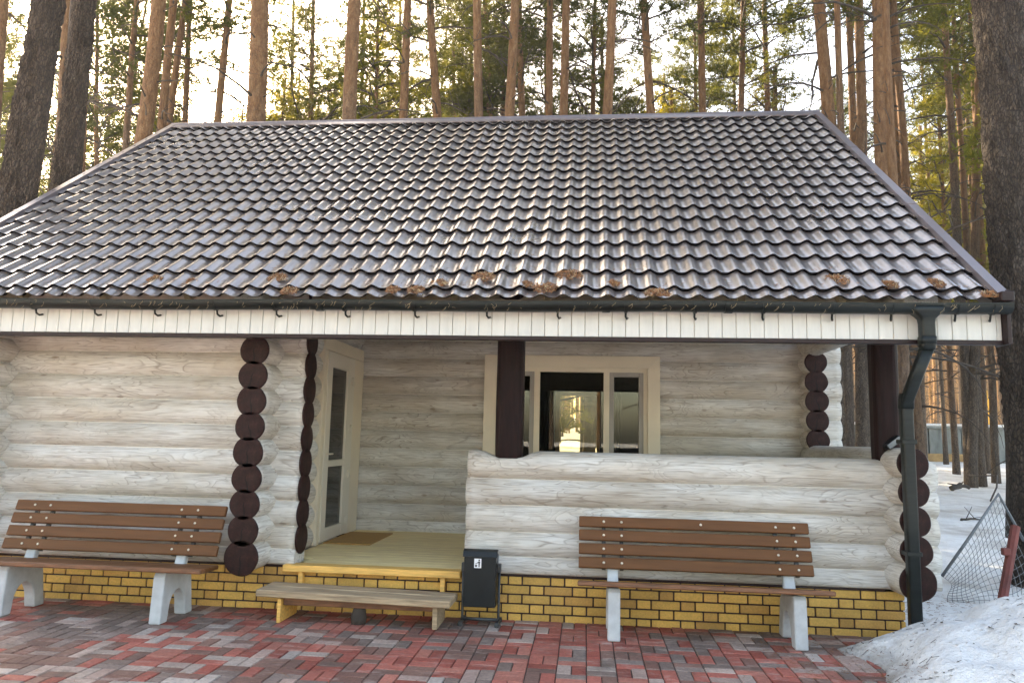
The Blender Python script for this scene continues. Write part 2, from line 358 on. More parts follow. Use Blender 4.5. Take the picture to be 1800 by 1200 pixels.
# ------------------------------------------------------------------ ground
GZ = 0.0
def mound(x, y):
    xe = 1.92 + .10*math.sin(y*5) + max(0, (-.9-y))*.06 + max(0, (y+.45))*1.6
    u = x - xe + .10*mn.noise(Vector((x*2.2, y*2.2, 3)))
    if u <= 0: return -.03
    h = .80*(1-math.exp(-u/.78))
    g = math.exp(-((y+1.0)/(.82 if y > -1.0 else 1.5))**2)
    h = h*g*min(1, .35+x*.2) + .025*mn.noise(Vector((x*6, y*6, 1)))*min(1, u*5) + .06*mn.noise(Vector((x*2.4, y*2.4, 7)))*min(1, u*2)+ .012*mn.noise(Vector((x*16, y*16, 1)))*min(1, u*8)
    return h - .02
def gh(x, y):
    r = max(0, y-4.0)
    h = .033*r + .10*mn.noise(Vector((x*.25, y*.25, 0)))*min(1, r*.4) 
    if x > 2.9: h += .05*min(1, (x-2.9))*(1+mn.noise(Vector((x*1.3, y*1.3, 5))))
    if -7 < x < 2.95 and -14 < y < 7.3: h = min(h, -.02) if y > -9 else h
    if y < -9: h = .05
    return h
def grid(name, xs, ys, hf, mat, smooth=True, thick=False):
    nx, ny = len(xs), len(ys)
    vs = [(x, y, hf(x, y)) for y in ys for x in xs]
    fs = [(j*nx+i, j*nx+i+1, (j+1)*nx+i+1, (j+1)*nx+i) for j in range(ny-1) for i in range(nx-1)]
    mb = MB(); mb.add(vs, fs, smooth); return mb.build(name, mat)
def lin(a, b, n): return [a+(b-a)*i/(n-1) for i in range(n)]
xs = lin(-300, -20, 15)[:-1] + lin(-20, -8, 13)[:-1] + lin(-8, 2.6, 12)[:-1] + lin(2.6, 12, 70)[:-1] + lin(12, 40, 60)[:-1] + lin(40, 300, 15)
ys = lin(-300, -20, 10)[:-1] + lin(-20, -2, 19)[:-1] + lin(-2, 14, 100)[:-1] + lin(14, 50, 50)[:-1] + lin(50, 400, 15)
ground = grid('snowy_ground', xs, ys, gh, M['snow']); tag(ground, 'thin dirty snow and needle litter on the forest floor', kind='structure')
# paved yard
yard = MB(); yard.box(-9, 2.9, -8.8, .0, -.02, .018); pv = yard.build('paving_bed', M['joint']); tag(pv, kind='structure')
mb = MB()
pal = {'red': [(.44, .050, .028), (.48, .070, .042), (.36, .048, .030), (.48, .11, .07)], 'brown': [(.20, .105, .080), (.17, .092, .073), (.24, .13, .10), (.19, .085, .065)],
       'grey': [(.20, .165, .14), (.24, .20, .175), (.17, .14, .12), (.27, .22, .19)], 'pale': [(.50, .38, .32), (.45, .31, .26), (.52, .46, .41), (.40, .33, .28)]}
def pcol(x, y):
    a = mn.noise(Vector((x*.9, y*1.1, 2))); b = mn.noise(Vector((x*1.3+9, y*1.6, 6))); r = random.random()
    redw = .45 + .9*a + (.22 if y > -.9 else 0) + (.12 if x > -.6 else -.16)
    pale = .12 + .55*b + (.12 if x < -1.8 and y < -.6 else 0)
    if r < pale: return random.choice(pal['pale'])
    if random.random() < redw: return random.choice(pal['red'])
    return random.choice(pal['brown'] if random.random() < .58+a else pal['grey'])
cell = .205
for i in range(int(11.8/cell)):
    for j in range(int(8.8/cell)):
        x0 = -9+i*cell; y0 = -.005-(j+1)*cell
        if y0 < -5.4 and abs(x0) > 6: continue
        hor = (i+j) % 2 == 0
        if random.random() < .10: hor = not hor
        for k in (0, 1):
            g = .0035
            if hor: bx = (x0+g, x0+cell-g, y0+k*cell/2+g, y0+(k+1)*cell/2-g)
            else: bx = (x0+k*cell/2+g, x0+(k+1)*cell/2-g, y0+g, y0+cell-g)
            c = pcol((bx[0]+bx[1])/2, (bx[2]+bx[3])/2); t = random.uniform(.88, 1.12); av = (.26, .135, .10) if c[0] < .4 else (.36, .23, .18); mb.col = tuple((q*.64+a_*.36)*t for q, a_ in zip(c, av))
            z = .030+random.uniform(-.0025, .0025)
            x_0, x_1, y_0, y_1 = bx; b = .005; tl = random.uniform(-.0015, .0015)
            vs = [(x_0, y_0, z-.02), (x_1, y_0, z-.02), (x_1, y_1, z-.02), (x_0, y_1, z-.02), (x_0, y_0, z-b), (x_1, y_0, z-b), (x_1, y_1, z-b), (x_0, y_1, z-b),
                  (x_0+b, y_0+b, z-tl), (x_1-b, y_0+b, z+tl), (x_1-b, y_1-b, z+tl), (x_0+b, y_1-b, z-tl)]
            fs = [(8, 9, 10, 11)] + [(a, (a+1) % 4, (a+1) % 4+4, a+4) for a in range(4)] + [(a+4, (a+1) % 4+4, (a+1) % 4+8, a+8) for a in range(4)]
            mb.add(vs, fs)
pav = mb.build('paved_yard', M['paver']); tag(pav, 'red, grey and pink block paving in front of the cabin', kind='structure')
# ------------------------------------------------------------------ log cabin
house = empty('log_cabin', (0, 0, 0)); tag(house, 'whitewashed log cabin with brown metal tile roof, recessed porch and maroon log ends', 'cabin')
LR = .1345
def log(mb, p0, p1, r=LR, seg=24, taper=True, phase=None):
    p0 = Vector(p0); p1 = Vector(p1); d = (p1-p0); L = d.length; d.normalize()
    u = Vector((-d.y, d.x, 0)) * (.99 if abs(d.x) > .5 else 1); v = Vector((0, 0, 1)); n = max(3, int(L/.07)); ph = random.random()*90
    mb.cur = random.random()
    vs = []
    for i in range(n+1):
        p = p0+d*(L*i/n)
        for k in range(seg):
            t = 2*PI*k/seg
            rr = r*(1+.020*mn.noise(Vector((i*.07*1.6+ph, math.cos(t)*.9, math.sin(t)*.9))))+.0018*mn.noise(Vector((i*.07*6+ph, math.cos(t)*3, math.sin(t)*3)))
            e = min(i, n-i)
            if e == 0: rr -= .006
            vs.append(p+(u*math.cos(t)+v*math.sin(t))*rr)
    fs = [(i*seg+k, i*seg+(k+1) % seg, (i+1)*seg+(k+1) % seg, (i+1)*seg+k) for i in range(n) for k in range(seg)]
    o = len(mb.v); mb.add(vs, fs, True)
    mb.f.append(tuple(o+k for k in reversed(range(seg)))); mb.f.append(tuple(o+n*seg+k for k in range(seg))); mb.sm += [False]*2; mb.mi += [mb.m]*2
def endcap(pos, axis, parent, r=LR):
    mb = MB(); seg = 36; r = r*random.uniform(.97, 1.03)
    vs = []; ph = random.random()*50
    prof = [(r-.001, 0), (r+.0015, -.004), (r+.0015, -.016), (r-.006, -.021)]
    for q, dz in prof:
        for k in range(seg):
            t = 2*PI*k/seg; rr = q*(1+.045*mn.noise(Vector((math.cos(t)*1.2+ph, math.sin(t)*1.2, 0)))+.012*mn.noise(Vector((math.cos(t)*4+ph, math.sin(t)*4, 0)))); vs.append((rr*math.cos(t), dz, rr*math.sin(t)))
    fs = [(i*seg+k, i*seg+(k+1) % seg, (i+1)*seg+(k+1) % seg, (i+1)*seg+k) for i in range(3) for k in range(seg)]
    fs.append(tuple(3*seg+k for k in range(seg)))
    mb.add(vs, fs, False); ob = recalc(mb.build('log_end', M['cap'], parent)); ob.location = pos
    ob.rotation_euler = (0, random.uniform(-.35, .35), PI/2 if axis == 'X' else 0)
    return ob
def wall_logs(mb, axis, fixed, a0, a1, zs, openings=(), r=LR):
    for z in zs:
        segs = [(a0, a1)]
        for (o0, o1, z0, z1) in openings:
            if z+r*.6 > z0 and z-r*.6 < z1:
                ns = []
                for s0, s1 in segs:
                    if o0 > s0 and o1 < s1: ns += [(s0, o0), (o1, s1)]
                    elif o0 <= s0 < o1 < s1: ns.append((o1, s1))
                    elif s0 < o0 < s1 <= o1: ns.append((s0, o0))
                    elif not (o0 <= s0 and o1 >= s1): ns.append((s0, s1))
                segs = ns
        for s0, s1 in segs:
            e0 = random.uniform(-.008, .008) if s0 == a0 else 0; e1 = random.uniform(-.008, .008) if s1 == a1 else 0
            if axis == 'X': log(mb, (s0+e0, fixed, z), (s1+e1, fixed, z), r)
            else: log(mb, (fixed, s0+e0, z), (fixed, s1+e1, z), r)
ZX = [.415+.2265*k for k in range(12)]; ZX[0] = .47      # logs running along the front; lowest is a half log
ZY = [.518+.2255*k for k in range(11)]
def seams(mb, x0, x1, y, zs, side=-1, opening=None):
    mb.m = 1
    for a, b in zip(zs[:-1], zs[1:]):
        h = (b-a)/2; z = (a+b)/2; yy = y+side*(math.sqrt(max(.0001, LR*LR-h*h))*.99-.002)
        segs = [(x0+.02, x1-.02)]
        if opening and opening[2] < z < opening[3]: segs = [(x0+.02, opening[0]-.01), (opening[1]+.01, x1-.02)]
        for s0, s1 in segs:
            k = max(2, int((s1-s0)/.12)); mb.tube([(q, yy, z+.003*mn.noise(Vector((q*2, z*9, 0)))) for q in lin(s0, s1, k)], .0045, 6)
    mb.m = 0
def zflat(mb, z):                                        # flatten the half log underneath
    mb.v = [(p[0], p[1], max(p[2], z)) for p in mb.v]
YL = .09
mb = MB(); wall_logs(mb, 'X', YL, -6.1, -2.60, ZX); zflat(mb, .42); seams(mb, -6.1, -2.62, YL, ZX); fw = mb.build('front_wall', [M['logx'], M['caulk']], house)
for z in ZX[1:]: endcap((-2.602, YL, z), 'Xp', fw).rotation_euler = (0, random.uniform(-.3, .3), PI/2)
mb = MB(); wall_logs(mb, 'Y', -2.955, -.33, 2.6, ZY, [(1.12, 2.40, .4, 2.58)]); zflat(mb, .38); pw = mb.build('partition_wall', M['logy'], house)
for i, z in enumerate(ZY[:9]): endcap((-2.955, -.334, z), 'Y', pw, LR*(1.15 if i == 0 else 1.0))
mb = MB(); wall_logs(mb, 'Y', -5.63, -.33, 7.5, ZY); lw = mb.build('left_wall', M['logy'], house)
for z in ZY[:9]: endcap((-5.63, -.334, z), 'Y', lw)
mb = MB(); wall_logs(mb, 'X', 2.62, -3.1, 3.02, ZX, [(-1.12, .75, 1.22, 2.47)]); zflat(mb, .40); seams(mb, -2.82, 3.0, 2.62, ZX, opening=(-1.2, .83, 1.15, 2.55)); bw = mb.build('back_wall', [M['logx'], M['caulk']], house)
mb = MB(); wall_logs(mb, 'Y', 2.665, 2.28, 7.4, ZY[:10]); log(mb, (2.665, -.55, ZY[10]-.01), (2.665, 7.4, ZY[10]-.01)); rw = mb.build('right_wall', M['logy'], house)
for z in ZY[:10]: endcap((2.665, 2.276, z), 'Y', rw, LR*.96)
mb = MB(); wall_logs(mb, 'X', 7.1, -6.0, 3.0, ZX, [(-.55, .27, 1.2, 2.45)]); rear = mb.build('rear_wall', M['logx'], house)
# porch railings of logs
ZR = [.47, .658, .889, 1.120, 1.350]
mb = MB(); wall_logs(mb, 'X', YL, -1.055, 2.95, ZR)
# saddle notch for the post in the top log
nv = []
for p in mb.v:
    x, y, z = p
    dx = abs(x+.69)
    if z > 1.36 and dx < .26:
        low = 1.415 if dx < .10 else 1.415+(dx-.10)/.16*.075
        z = min(z, low)
    nv.append((x, y, z))
mb.v = nv; zflat(mb, .42); seams(mb, -1.05, 2.94, YL, ZR); fr = mb.build('porch_railing', [M['logx'], M['caulk']], house)
mb = MB(); ZS = [.53, .773, 1.004, 1.236, 1.462]
for i, z in enumerate(ZS): log(mb, (2.64, -.33, z), (2.64, 2.5, z), LR*(1.08 if i == 0 else .93))
sr = mb.build('side_railing', M['logy'], house)
for i, z in enumerate(ZS): endcap((2.625, -.334, z), 'Y', sr, LR*(1.08 if i == 0 else .90))
# plinth: Flemish bond yellow brick
mb = MB(); mb.box(-6.1, 2.645, .010, .25, -.05, .395); mb.box(2.40, 2.66, .3, 7.2, -.05, .395)
pl = mb.build('plinth', M['mortar'], house)
mb = MB(); zc = .395; row = 0
while zc > .0:
    z1 = zc; z0 = max(zc-.066, .0); x = -6.1 - (.18 if row % 2 else 0); st = True
    while x < 2.655:
        wd = .235 if st else .11; st = not st; x1 = min(x+wd, 2.655)
        if x1-x > .02:
            t = random.uniform(.82, 1.14); q = random.random(); c = (.74, .43, .105) if q > .25 else (.62, .34, .09); mb.col = tuple(v*t for v in c)
            mb.box(max(x, -6.1), x1, -.003+random.uniform(-.0015, .0015), .03, z0, z1, .004)
        x += wd+.013
    zc -= .079; row += 1
mb.build('brickwork', M['brick'], pl)
mb = MB(); mb.box(-6.1, -2.70, -.012, .02, .396, .430); mb.box(-1.06, 2.50, -.012, .02, .396, .430); mb.build('base_board', M['maroonx'], house)
# porch floor
mb = MB(); yb = .045; k = 0
while yb < 2.5:
    mb.cur = random.random(); mb.box(-2.80 if yb > .25 else -2.55, 2.5 if yb > .25 else -1.065, yb, yb+.138, .385, .43+random.uniform(-.0008, .0008), .002); yb += .14
fl = mb.build('porch_floor', M['floor'], house)
mb = MB(); mb.box(-2.68, -1.075, -.10, .043, .372, .432, .006); eb = mb.build('edge_board', M['edge'], fl)
for x in (-2.52, -1.235):
    mb = MB(); mb.box(x-.02, x+.02, -.075, -.02, .25, .371, .002); mb.build('floor_support', M['edge'], fl)
# ceiling, roof deck
mb = MB(); mb.box(-5.5, 2.55, .2, 7.0, 3.0, 3.04); mb.build('ceiling', M['ceil'], house)
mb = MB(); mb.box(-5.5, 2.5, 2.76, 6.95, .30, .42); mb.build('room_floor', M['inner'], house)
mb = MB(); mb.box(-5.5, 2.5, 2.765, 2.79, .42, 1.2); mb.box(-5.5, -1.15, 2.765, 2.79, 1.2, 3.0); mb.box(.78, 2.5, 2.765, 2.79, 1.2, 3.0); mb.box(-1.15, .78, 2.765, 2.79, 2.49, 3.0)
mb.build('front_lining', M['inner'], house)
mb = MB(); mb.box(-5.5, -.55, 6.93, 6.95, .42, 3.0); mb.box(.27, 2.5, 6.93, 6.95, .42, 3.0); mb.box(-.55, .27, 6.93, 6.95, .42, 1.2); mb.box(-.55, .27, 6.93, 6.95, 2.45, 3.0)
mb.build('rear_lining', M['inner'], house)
RA = math.atan2(6.118-2.72, 3.544+.78); SL = 5.50; EY, EZ = -.78, 2.72; RYc = 3.56
XL, XR = -6.27, 3.16
cs, sn = math.cos(RA), math.sin(RA)
def roofp(x, s, h): return (x, EY+s*cs-h*sn, EZ+s*sn+h*cs)
PW = .1785; ROWL = .305
def tile_sheet(mb, back=False):
    nxw = 10; nx = int((XR-XL)/PW*nxw); xs_ = np.linspace(XL, XR, nx)
    ph = (xs_-1.7703)/PW*2*PI
    wv = (.5+.5*np.cos(ph))**1.6
    wv = wv*.038
    rows_ = [(-.0, .12)]; s = .12
    while s < SL-.02: rows_.append((s, min(s+ROWL, SL))); s += ROWL
    for ri, (s0, s1) in enumerate(rows_):
        if ri == 0: s0 = .0
        L = ROWL; rings = []
        frac0 = 0 if ri else .8
        lift = .029
        for t, extra in ((0, 'under'), (0, 'edge'), (.04, ''), (.5, ''), (1.0, '')):
            s_ = s0+(s1-s0)*t
            hh = lift*(1-(frac0+(1-frac0)*t)) + .004
            if extra == 'edge' and ri: hh -= .002
            ss = s_
            if extra == 'under': hh = -.012; ss = s_+.030
            if back: rings.append([(x, 2*RYc-(EY+ss*cs-(hh+w_)*sn), EZ+ss*sn+(hh+w_)*cs) for x, w_ in zip(xs_, wv)])
            else: rings.append([roofp(x, ss-.22*w_*(t < .2), hh+w_+.001) for x, w_ in zip(xs_, wv)])
        o = 0; vs = [p for r_ in rings for p in r_]
        fs = [(i*nx+k, i*nx+k+1, (i+1)*nx+k+1, (i+1)*nx+k) for i in range(1, len(rings)-1) for k in range(nx-1)]
        mb.m = 0; mb.add(vs, fs, True)
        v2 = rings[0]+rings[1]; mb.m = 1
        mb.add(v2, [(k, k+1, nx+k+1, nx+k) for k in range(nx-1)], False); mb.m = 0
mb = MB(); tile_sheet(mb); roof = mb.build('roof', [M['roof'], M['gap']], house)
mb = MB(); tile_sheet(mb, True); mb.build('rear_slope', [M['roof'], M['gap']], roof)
def slab(mb, s0, s1, h0, h1, x0, x1, back=False):
    q = [roofp(0, s0, h0), roofp(0, s1, h0), roofp(0, s1, h1), roofp(0, s0, h1)]
    poly = [((2*RYc-p[1]) if back else p[1], p[2]) for p in q]; mb.prism(poly, x0, x1, 'X')
mb = MB(); slab(mb, .22, SL, -.05, -.012, XL+.02, XR-.02); slab(mb, .22, SL, -.05, -.012, XL+.02, XR-.02, True); recalc(mb.build('roof_deck', M['ceil'], roof))
mb = MB()
for xx in lin(-6.0, 2.9, 12): slab(mb, .3, SL-.1, -.20, -.052, xx-.03, xx+.03)
recalc(mb.build('rafters', M['ceil'], roof))
for nm, x0, x1 in (('verge_trim', XR-.055, XR+.03), ('verge_trim', XL-.03, XL+.055)):
    mb = MB(); slab(mb, -.02, SL+.01, .052, .066, x0, x1); xo = (x1-.006, x1) if x0 > 0 else (x0, x0+.006)
    slab(mb, -.02, SL+.01, -.20, .052, *xo); slab(mb, -.02, SL+.01, -.20, .066, *xo, True)
    xi = (x0, x0+.012) if x0 > 0 else (x1-.012, x1); slab(mb, -.02, SL+.01, .02, .066-.012, *xi)
    s_ = 1.9
    while s_ < SL: slab(mb, s_, s_+.05, .066, .070, x0-.001, x1+.001); s_ += 1.9
    recalc(mb.build(nm, M['trim'], roof))
mb = MB()
for bk in (False, True): slab(mb, SL-.13, SL+.02, .05, .062, XL-.03, XR+.03, bk)
mb.tube([(XL-.03, RYc, EZ+SL*sn+.062), (XR+.03, RYc, EZ+SL*sn+.062)], .035, 12)
recalc(mb.build('ridge_cap', M['trim'], roof))
# fascia
mb = MB(); x = -6.2
while x < 3.165:
    x1 = min(x+.1085, 3.168); mb.box(x+.0018, x1-.0018, -.725, -.705, 2.420, 2.68, .0035); x += .1085
for xx in lin(-6.15, 3.1, 86): pass
fa = mb.build('fascia', M['white'], house)
mb = MB(); mb.box(-6.2, 3.168, -.704, -.70, 2.42, 2.68); mb.build('fascia_backing', M['oldwood'], fa)
mb = MB(); mb.box(-6.22, 3.19, -.735, -.665, 2.386, 2.419, .003); mb.build('fascia_trim', M['maroonx'], fa)
mb = MB(); mb.box(3.170, 3.20, -.80, -.60, 2.385, 2.80, .003); mb.box(3.10, 3.192, -.88, -.74, 2.70, 2.775, .006); mb.build('eave_box', M['maroonx'], roof)
mb = MB(); mb.box(-5.6, 2.8, -.66, -.50, 2.50, 2.68); mb.build('eave_beam', M['ceil'], house)
# gutter
def gutter_profile(r, cx, cz, a0=PI, a1=2*PI, n=14): return [(cx+r*math.cos(a0+(a1-a0)*i/n), cz+r*math.sin(a0+(a1-a0)*i/n)) for i in range(n+1)]
GYc, GZc, GR = -.825, 2.672, .066
mb = MB(); po = gutter_profile(GR, GYc, GZc); pi_ = gutter_profile(GR-.006, GYc, GZc)[::-1]
poly = [(GYc+GR+.001, GZc+.012)] + po[::-1][:0] + []
poly = po + [(GYc+GR, GZc+.010)] + [(GYc+GR-.006, GZc+.010)] + pi_ + [(GYc-GR+.006, GZc+.008), (GYc-GR-.008, GZc+.010), (GYc-GR-.008, GZc+.0)]
XG = 3.178
nseg = 40
P = [(a, b) for a, b in poly]; n_ = len(P); gx = lin(-6.3, XG, nseg); vs = []
for i, xx in enumerate(gx):
    sag = .004*math.sin(xx*2.1)
    vs += [(xx, a, b+sag) for a, b in P]
fs = [(i*n_+k, (i+1)*n_+k, (i+1)*n_+(k+1) % n_, i*n_+(k+1) % n_) for i in range(nseg-1) for k in range(n_)]
mb.add(vs, fs, False)
for xe in (-6.3, XG-.004): mb.prism(po, xe, xe+.006, 'X')
gut = recalc(mb.build('gutter', M['gutter'], house))
for xx in (-4.736, -4.196, -3.653, -3.1, -2.581, -1.989, -1.403, -.809, -.235, .306, .845, 1.367, 1.892, 2.330, 2.80, 3.054):
    mb = MB(); po2 = gutter_profile(GR+.006, GYc, GZc, PI*1.02, PI*1.75, 10); pi2 = gutter_profile(GR+.001, GYc, GZc, PI*1.02, PI*1.75, 10)[::-1]
    mb.prism(po2+pi2, xx-.012, xx+.012, 'X')
    mb.tube([(xx, -.80, 2.605), (xx, -.79, 2.575), (xx+.01, -.765, 2.562), (xx+.02, -.735, 2.572)], .0085, 8)
    recalc(mb.build('gutter_bracket', M['gutter'], gut))
for xx in (-5.2, -2.2, .15, 1.1):
    mb = MB(); mb.prism(gutter_profile(GR+.008, GYc, GZc+.003, PI*1.0, PI*2.0, 14)+gutter_profile(GR+.0005, GYc, GZc+.003, PI, PI*2, 14)[::-1], xx-.03, xx+.03, 'X'); recalc(mb.build('gutter_joint', M['gutter'], gut))
# downpipe
def rr(w_, d_, r_, n=4):
    out = []
    for cx, cy, a in ((w_-r_, d_-r_, 0), (-w_+r_, d_-r_, PI/2), (-w_+r_, -d_+r_, PI), (w_-r_, -d_+r_, 1.5*PI)):
        for i in range(n+1): t = a+PI/2*i/n; out.append((cx+r_*math.cos(t), cy+r_*math.sin(t)))
    return out
def sweep(mb, stations, n=4):
    # stations: (x,y,z,w,d)
    vs = []; c = 0
    for x, y, z, w_, d_ in stations:
        q = rr(w_, d_, min(w_, d_)*.45, n); c = len(q); vs += [(x+a, y+b, z) for a, b in q]
    fs = [(i*c+k, i*c+(k+1) % c, (i+1)*c+(k+1) % c, (i+1)*c+k) for i in range(len(stations)-1) for k in range(c)]
    mb.add(vs, fs, True); o = len(mb.v)-len(vs); mb.f += [tuple(o+k for k in range(c)), tuple(o+len(vs)-c+k for k in range(c))]; mb.sm += [False]*2; mb.mi += [0]*2
XD = 2.575
mb = MB(); sweep(mb, [(XD, -.825, 2.66, .12, .07), (XD, -.825, 2.62, .115, .068), (XD, -.825, 2.585, .075, .055), (XD, -.825, 2.565, .056, .05), (XD, -.825, 2.53, .051, .048), (XD, -.825, 2.38, .051, .048), (XD, -.82, 2.355, .051, .048), (XD, -.805, 2.33, .050, .050)])
sweep(mb, [(XD, -.825, 2.43, .056, .053), (XD, -.82, 2.37, .056, .053)])
sweep(mb, [(XD, -.81, 2.34, .046, .048), (XD-.012, -.46, 1.99, .046, .048), (XD-.012, -.425, 1.94, .046, .044), (XD-.013, -.42, 1.88, .046, .042), (XD-.012, -.42, 1.0, .046, .042), (XD-.012, -.42, .05, .046, .042)])
sweep(mb, [(XD-.012, -.45, 2.02, .051, .052), (XD-.012, -.425, 1.96, .052, .048), (XD-.012, -.42, 1.90, .052, .047)])
dp = recalc(mb.build('downpipe', M['gutter'], house))
for z in (1.62, .75):
    mb = MB(); mb.box(XD-.07, XD+.045, -.466, -.34, z, z+.035, .004); mb.build('pipe_clamp', M['gutter'], dp)
# posts
def post(x, y, z0, z1, wx, wy, name='post'):
    mb = MB(); n = 24; vs = []
    q = rr(wx, wy, min(wx, wy)*.62, 4); c = len(q)
    for i in range(n+1):
        z = z0+(z1-z0)*i/n
        k = 1+.012*mn.noise(Vector((z*2, x, 0))) - .06*math.exp(-(z-z0)/.05)
        vs += [(x+a*k, y+b*k, z) for a, b in q]
    fs = [(i*c+k, i*c+(k+1) % c, (i+1)*c+(k+1) % c, (i+1)*c+k) for i in range(n) for k in range(c)] + [tuple(range(c)), tuple(n*c+k for k in range(c))]
    mb.add(vs, fs, False); return recalc(mb.build(name, M['maroon'], house))
post(-.69, .09, 1.40, 2.9, .125, .115); post(2.60, .12, 1.44, 2.9, .108, .108)
mb = MB(); log(mb, (-3.0, .09, 2.78), (2.95, .09, 2.78)); mb.build('porch_beam', M['logx'], house)
mb = MB(); log(mb, (-2.955, -.55, 2.76), (-2.955, .4, 2.76)); mb.build('beam_end', M['logy'], house)
# ---- door in the partition wall (faces +X)
DX = -2.815
door = empty('door', (DX, 1.7, .43)); door.parent = house
def dbox(nm, y0, y1, z0, z1, x0, x1, mat, parent, bev=.004):
    mb = MB(); mb.box(x0, x1, y0, y1, z0, z1, bev); o = mb.build(nm, mat, None); return under(o, parent)
dbox('casing', 1.055, 1.145, .432, 2.50, DX-.02, DX+.012, M['casing'], door)
dbox('casing', 2.085, 2.462, .432, 2.50, DX-.02, DX+.012, M['casing'], door)
dbox('casing', 1.055, 2.462, 2.503, 2.645, DX-.02, DX+.012, M['casing'], door)
dbox('casing_return', 1.040, 1.053, .432, 2.645, DX-.14, DX+.012, M['casing'], door)
leaf = MB()
for (y0, y1, z0, z1) in ((1.15, 1.295, .45, 2.495), (1.835, 2.08, .45, 2.495)): leaf.box(DX-.03, DX+.022, y0, y1, z0, z1, .004)
for (z0, z1) in ((.45, .585), (1.238, 1.308), (2.33, 2.495)): leaf.box(DX-.03, DX+.020, 1.297, 1.833, z0, z1, .003)
lf = under(leaf.build('door_leaf', M['upvc']), door)
for z0, z1 in ((.587, 1.236), (1.310, 2.328)):
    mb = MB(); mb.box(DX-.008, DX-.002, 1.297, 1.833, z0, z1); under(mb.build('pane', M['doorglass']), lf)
for z in (2.22, 1.66, 1.13, .60):
    mb = MB(); mb.tube([(DX+.034, 1.98, z-.05), (DX+.034, 1.98, z+.05)], .011, 10); mb.box(DX+.021, DX+.030, 1.955, 2.03, z-.035, z+.035, .002); under(mb.build('hinge', M['upvc']), lf)
mb = MB(); mb.tube([(DX+.02, 1.22, 1.38), (DX+.06, 1.22, 1.38), (DX+.062, 1.31, 1.38)], .009, 8); under(mb.build('handle', M['upvc']), lf)
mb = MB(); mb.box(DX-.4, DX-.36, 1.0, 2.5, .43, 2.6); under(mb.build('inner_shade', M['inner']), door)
# ---- front window
WY = 2.47
def window(name, x0, x1, z0, z1, y, mulls, casew=.145, sash=()):
    wn = empty(name, (0, y, z0)); wn.parent = house
    cx0, cx1, cz0, cz1 = x0, x1, z0, z1; t = casew
    m1 = MB(); poly = lambda a: a
    m1.prism([(cx0, cz0), (cx0+t, cz0+t), (cx0+t, cz1-t), (cx0, cz1)], y-.03, y, 'Y'); m1.prism([(cx1, cz0), (cx1, cz1), (cx1-t, cz1-t), (cx1-t, cz0+t)], y-.03, y, 'Y')
    g = .002
    m1.prism([(cx0+g, cz1), (cx0+t+g, cz1-t), (cx1-t-g, cz1-t), (cx1-g, cz1)], y-.0305, y, 'Y'); m1.prism([(cx0+g, cz0), (cx1-g, cz0), (cx1-t-g, cz0+t), (cx0+t+g, cz0+t)], y-.0305, y, 'Y')
    recalc(under(m1.build('casing', M['casing']), wn))
    a0, a1, b0, b1 = x0+t, x1-t, z0+t, z1-t
    m2 = MB(); fw_ = .052
    m2.box(a0-.02, a0+fw_, y+.005, y+.10, b0-.02, b1+.02); m2.box(a1-fw_, a1+.02, y+.005, y+.10, b0-.02, b1+.02)
    m2.box(a0+fw_, a1-fw_, y+.006, y+.10, b1-fw_, b1+.02); m2.box(a0+fw_, a1-fw_, y+.006, y+.10, b0-.02, b0+fw_)
    for mx in mulls: m2.box(mx-.035, mx+.035, y+.007, y+.10, b0+fw_, b1-fw_, .003)
    under(m2.build('frame', M['casing']), wn)
    ed = [a0+fw_] + [v for mx in mulls for v in (mx-.035, mx+.035)] + [a1-fw_]
    for i in range(0, len(ed), 2):
        p0, p1 = ed[i], ed[i+1]; q0, q1 = b0+fw_, b1-fw_
        if i//2 in sash:
            m3 = MB(); sw = .055
            m3.box(p0, p0+sw, y+.012, y+.07, q0, q1, .004); m3.box(p1-sw, p1, y+.012, y+.07, q0, q1, .004); m3.box(p0+sw, p1-sw, y+.013, y+.07, q1-sw, q1, .003); m3.box(p0+sw, p1-sw, y+.013, y+.07, q0, q0+sw, .003)
            under(m3.build('sash', M['sash']), wn); p0 += sw; p1 -= sw; q0 += sw; q1 -= sw
        m4 = MB(); m4.box(p0, p1, y+.045, y+.051, q0, q1); under(m4.build('pane', M['glass']), wn)
    return wn
window('window', -1.258, .889, 1.10, 2.615, WY, (-.605, .247), sash=(0, 2))
mb = MB(); y_ = 7.0
rwn = empty('rear_window', (0, 7, 1.2)); rwn.parent = house
mb.box(-.55, -.48, 6.96, 7.2, 1.2, 2.45); mb.box(.20, .27, 6.96, 7.2, 1.2, 2.45); mb.box(-.48, .20, 6.965, 7.2, 2.39, 2.45); mb.box(-.48, .20, 6.965, 7.2, 1.2, 1.26)
under(mb.build('frame', M['ply']), rwn)
mb = MB(); mb.box(-.48, .20, 7.09, 7.096, 1.26, 2.39); under(mb.build('pane', M['glass']), rwn)
def drape(x0, x1, y, z0, z1):
    mb = MB(); n = 40; vs = []
    for i in range(n+1):
        xx = x0+(x1-x0)*i/n; yy = y+.03*math.sin(i*1.1)
        vs += [(xx, yy, z0), (xx, yy, z1)]
    mb.add(vs, [(2*i, 2*i+2, 2*i+3, 2*i+1) for i in range(n)], True)
    o = mb.build('curtain', M['curtain']); sm = o.modifiers.new('t', 'SOLIDIFY'); sm.thickness = .006; return under(o, rwn)
drape(-.84, -.56, 6.8, .9, 2.45); drape(.25, .62, 6.8, .9, 2.45)
